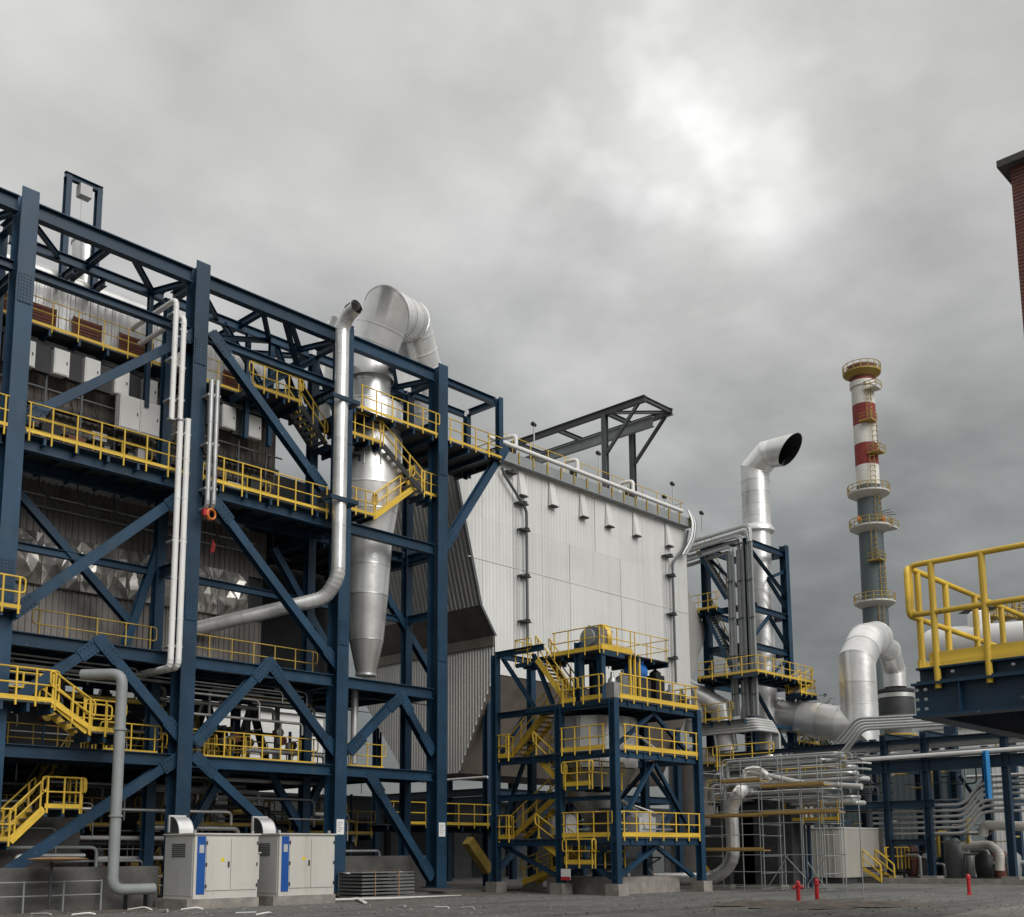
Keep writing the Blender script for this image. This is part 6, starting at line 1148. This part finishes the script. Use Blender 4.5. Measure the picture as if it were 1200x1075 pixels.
# far trees
for k, (px, py, s) in enumerate(((968, 822, 9), (950, 826, 9), (985, 826, 9))):
    p = atd(px, 998, s*.55); h = atd(px, py, s*.55).z; t = thing('tree', ['middle', 'left', 'right'][k]+' dark far tree rising behind the big duct', 'tree', (p.x, p.y, 0), 'far trees behind the duct')
    put('trunk', B().lathe((p.x, p.y, 0), [(.5, 0), (.3, h*.5), (.1, h*.9)], 8), 'timber', t); b = B()
    for i in range(900):
        u = V((random.gauss(0, 1), random.gauss(0, 1), random.gauss(0, 1))).normalized()*random.random()**.4; q = V((p.x, p.y, h*.66))+V((u.x*7, u.y*7, u.z*h*.36))*(1+.2*math.sin(u.x*5+k)); s_ = .7
        o = [V((random.uniform(-1, 1), random.uniform(-1, 1), random.uniform(-1, 1)))*s_ for _ in range(3)]; b.add([q+e for e in o], [(0, 1, 2)])
    put('crown', b, 'leaf', t)

# valve skids and exchangers in the pipe rack bays
for k in range(12):
    px = 1000+k*17; x = RX+random.uniform(2.2, 6.5); p = at(px, 1000, X=x); h = random.uniform(.9, 2.6); w_ = random.uniform(.5, 1.1); m = ['dark', 'grey_box', 'galv', 'dark', 'rust', 'grey_pipe'][k % 6]
    t = thing('valve_skid', ['first', 'second', 'third', 'fourth', 'fifth', 'sixth', 'seventh', 'eighth', 'ninth', 'tenth', 'eleventh', 'last'][k]+' small '+COLW[m]+' valve skid from the left under the pipe rack', 'valve', (p.x, p.y, 0), 'valve skids under the pipe rack')
    put('plinth', B().box(p.x-w_, p.x+w_, p.y-w_, p.y+w_, 0, .25), 'concrete_dark', t); put('body', B().lathe((p.x, p.y, .25), [(w_*.5, 0), (w_*.6, h*.3), (w_*.6, h*.8), (w_*.2, h)], 12), m, t); put('arm', B().tube(fillet([(p.x, p.y-w_*.5, h*.7), (p.x, p.y-w_*1.6, h*.7), (p.x, p.y-w_*1.6, .1)], .2, 3), .1, 8), 'galv', t)
# low kerb and slab edge in front of the pipe rack
put('kerb', B().box(RX-2.2, RX-1.9, ylo, ys[0]+2, 0, .3), 'concrete', kind='structure')

# straight runs filling the pipe rack between its two main beams, and trays on brackets
for k in range(12):
    x_ = RX+.15+.38*(k % 6); z = zr_(886)+.22+.42*(k//6)+random.uniform(-.05, .12); m_ = ['galv', 'pale_grey', 'grey_pipe', 'silver_dull'][k % 4]; y1 = at(random.choice([930, 950, 1016]), 890, X=x_).y
    pipe('rack_pipe', [(x_, y1, z), (x_, ylo, z)], random.choice([.05, .07, .1]), m_, ['first', 'second', 'third', 'fourth', 'fifth', 'sixth'][k % 6]+' '+COLW[m_]+' straight pipe from the front in the '+['lower', 'upper'][k//6]+' layer on the pipe rack', 'pipe', 'straight pipes on the pipe rack', n=8)
for k in range(4):
    z = zr_(915)-.55*k; t = thing('tray_run', ['top', 'second', 'third', 'bottom'][k]+' of four galvanised cable trays left of the pipe rack columns', 'cable tray', (RX+1.4, ys[0]+5, z), 'cable trays left of the pipe rack')
    put('tray', B().ch((RX+1.4, at(935, 900, X=RX+1.4).y, z), (RX+1.4, ys[0]+.3, z), .5, .12, .02), 'galv', t); put('cable', B().tube([(RX+1.3, at(937, 900, X=RX+1.4).y, z+.02), (RX+1.3, ys[0]+.3, z+.02)], .05, 6), 'black', t)

# walkways with yellow rails threading the pipework right of the stair tower
WK = thing('pipe_walkway', 'grey walkways with yellow rails threading the pipework behind the scaffold', 'walkway', at(920, 1032, X=xp+3))
for x_, p0, p1, py in ((xp+2.6, 838, 905, 897), (xp+3.2, 880, 990, 914), (xp+3.0, 900, 985, 962), (xp+2.8, 832, 880, 938)):
    z = at((p0+p1)/2, py, X=x_).z; y0, y1 = at(p1, py, X=x_).y, at(p0, py, X=x_).y
    deck(WK, x_, x_+1.0, y0, y1, z, along='x', step=1.1, joist='blue_far', jh=.16); handrail(WK, [(x_, y1, z), (x_, y0, z)], step=1.0, r=.03, toeh=.16)
    for y in ((y0+.3, y1-.3) if p1 < 950 else (y1-.3, (y0+y1)/2)): inst('post', 'box', 'blue_far', WK, (x_+.5, y, 0), (x_+.5, y, z-.2), .16)
for k in range(18):     # bright lagged runs layered between the stair tower and the rack
    x_ = xp+1.6+.35*(k % 6); py = 886+3.4*k; z = at(920, py, X=x_).z; p0, p1 = random.uniform(826, 870), random.uniform(950, 1012); y1, y0 = at(p0, py, X=x_).y, at(p1, py, X=x_).y
    m_ = ['galv', 'grey_pipe', 'silver_dull', 'grey_box', 'pale_grey'][k % 5]; r_ = [.05, .09, .06, .12][(k*3) % 4]
    pipe('lagged_pipe', [(x_, y1, z-.9), (x_, y1, z), (x_, y0, z), (x_+.8, y0, z)], r_, m_, ['first', 'second', 'third', 'fourth', 'fifth', 'sixth', 'seventh', 'eighth', 'ninth', 'tenth', 'eleventh', 'twelfth', 'thirteenth', 'fourteenth', 'fifteenth', 'sixteenth', 'seventeenth', 'last'][k]+' lagged pipe from the top in the layers behind the scaffold', 'pipe', 'lagged pipes behind the scaffold', R=.3, n=10)
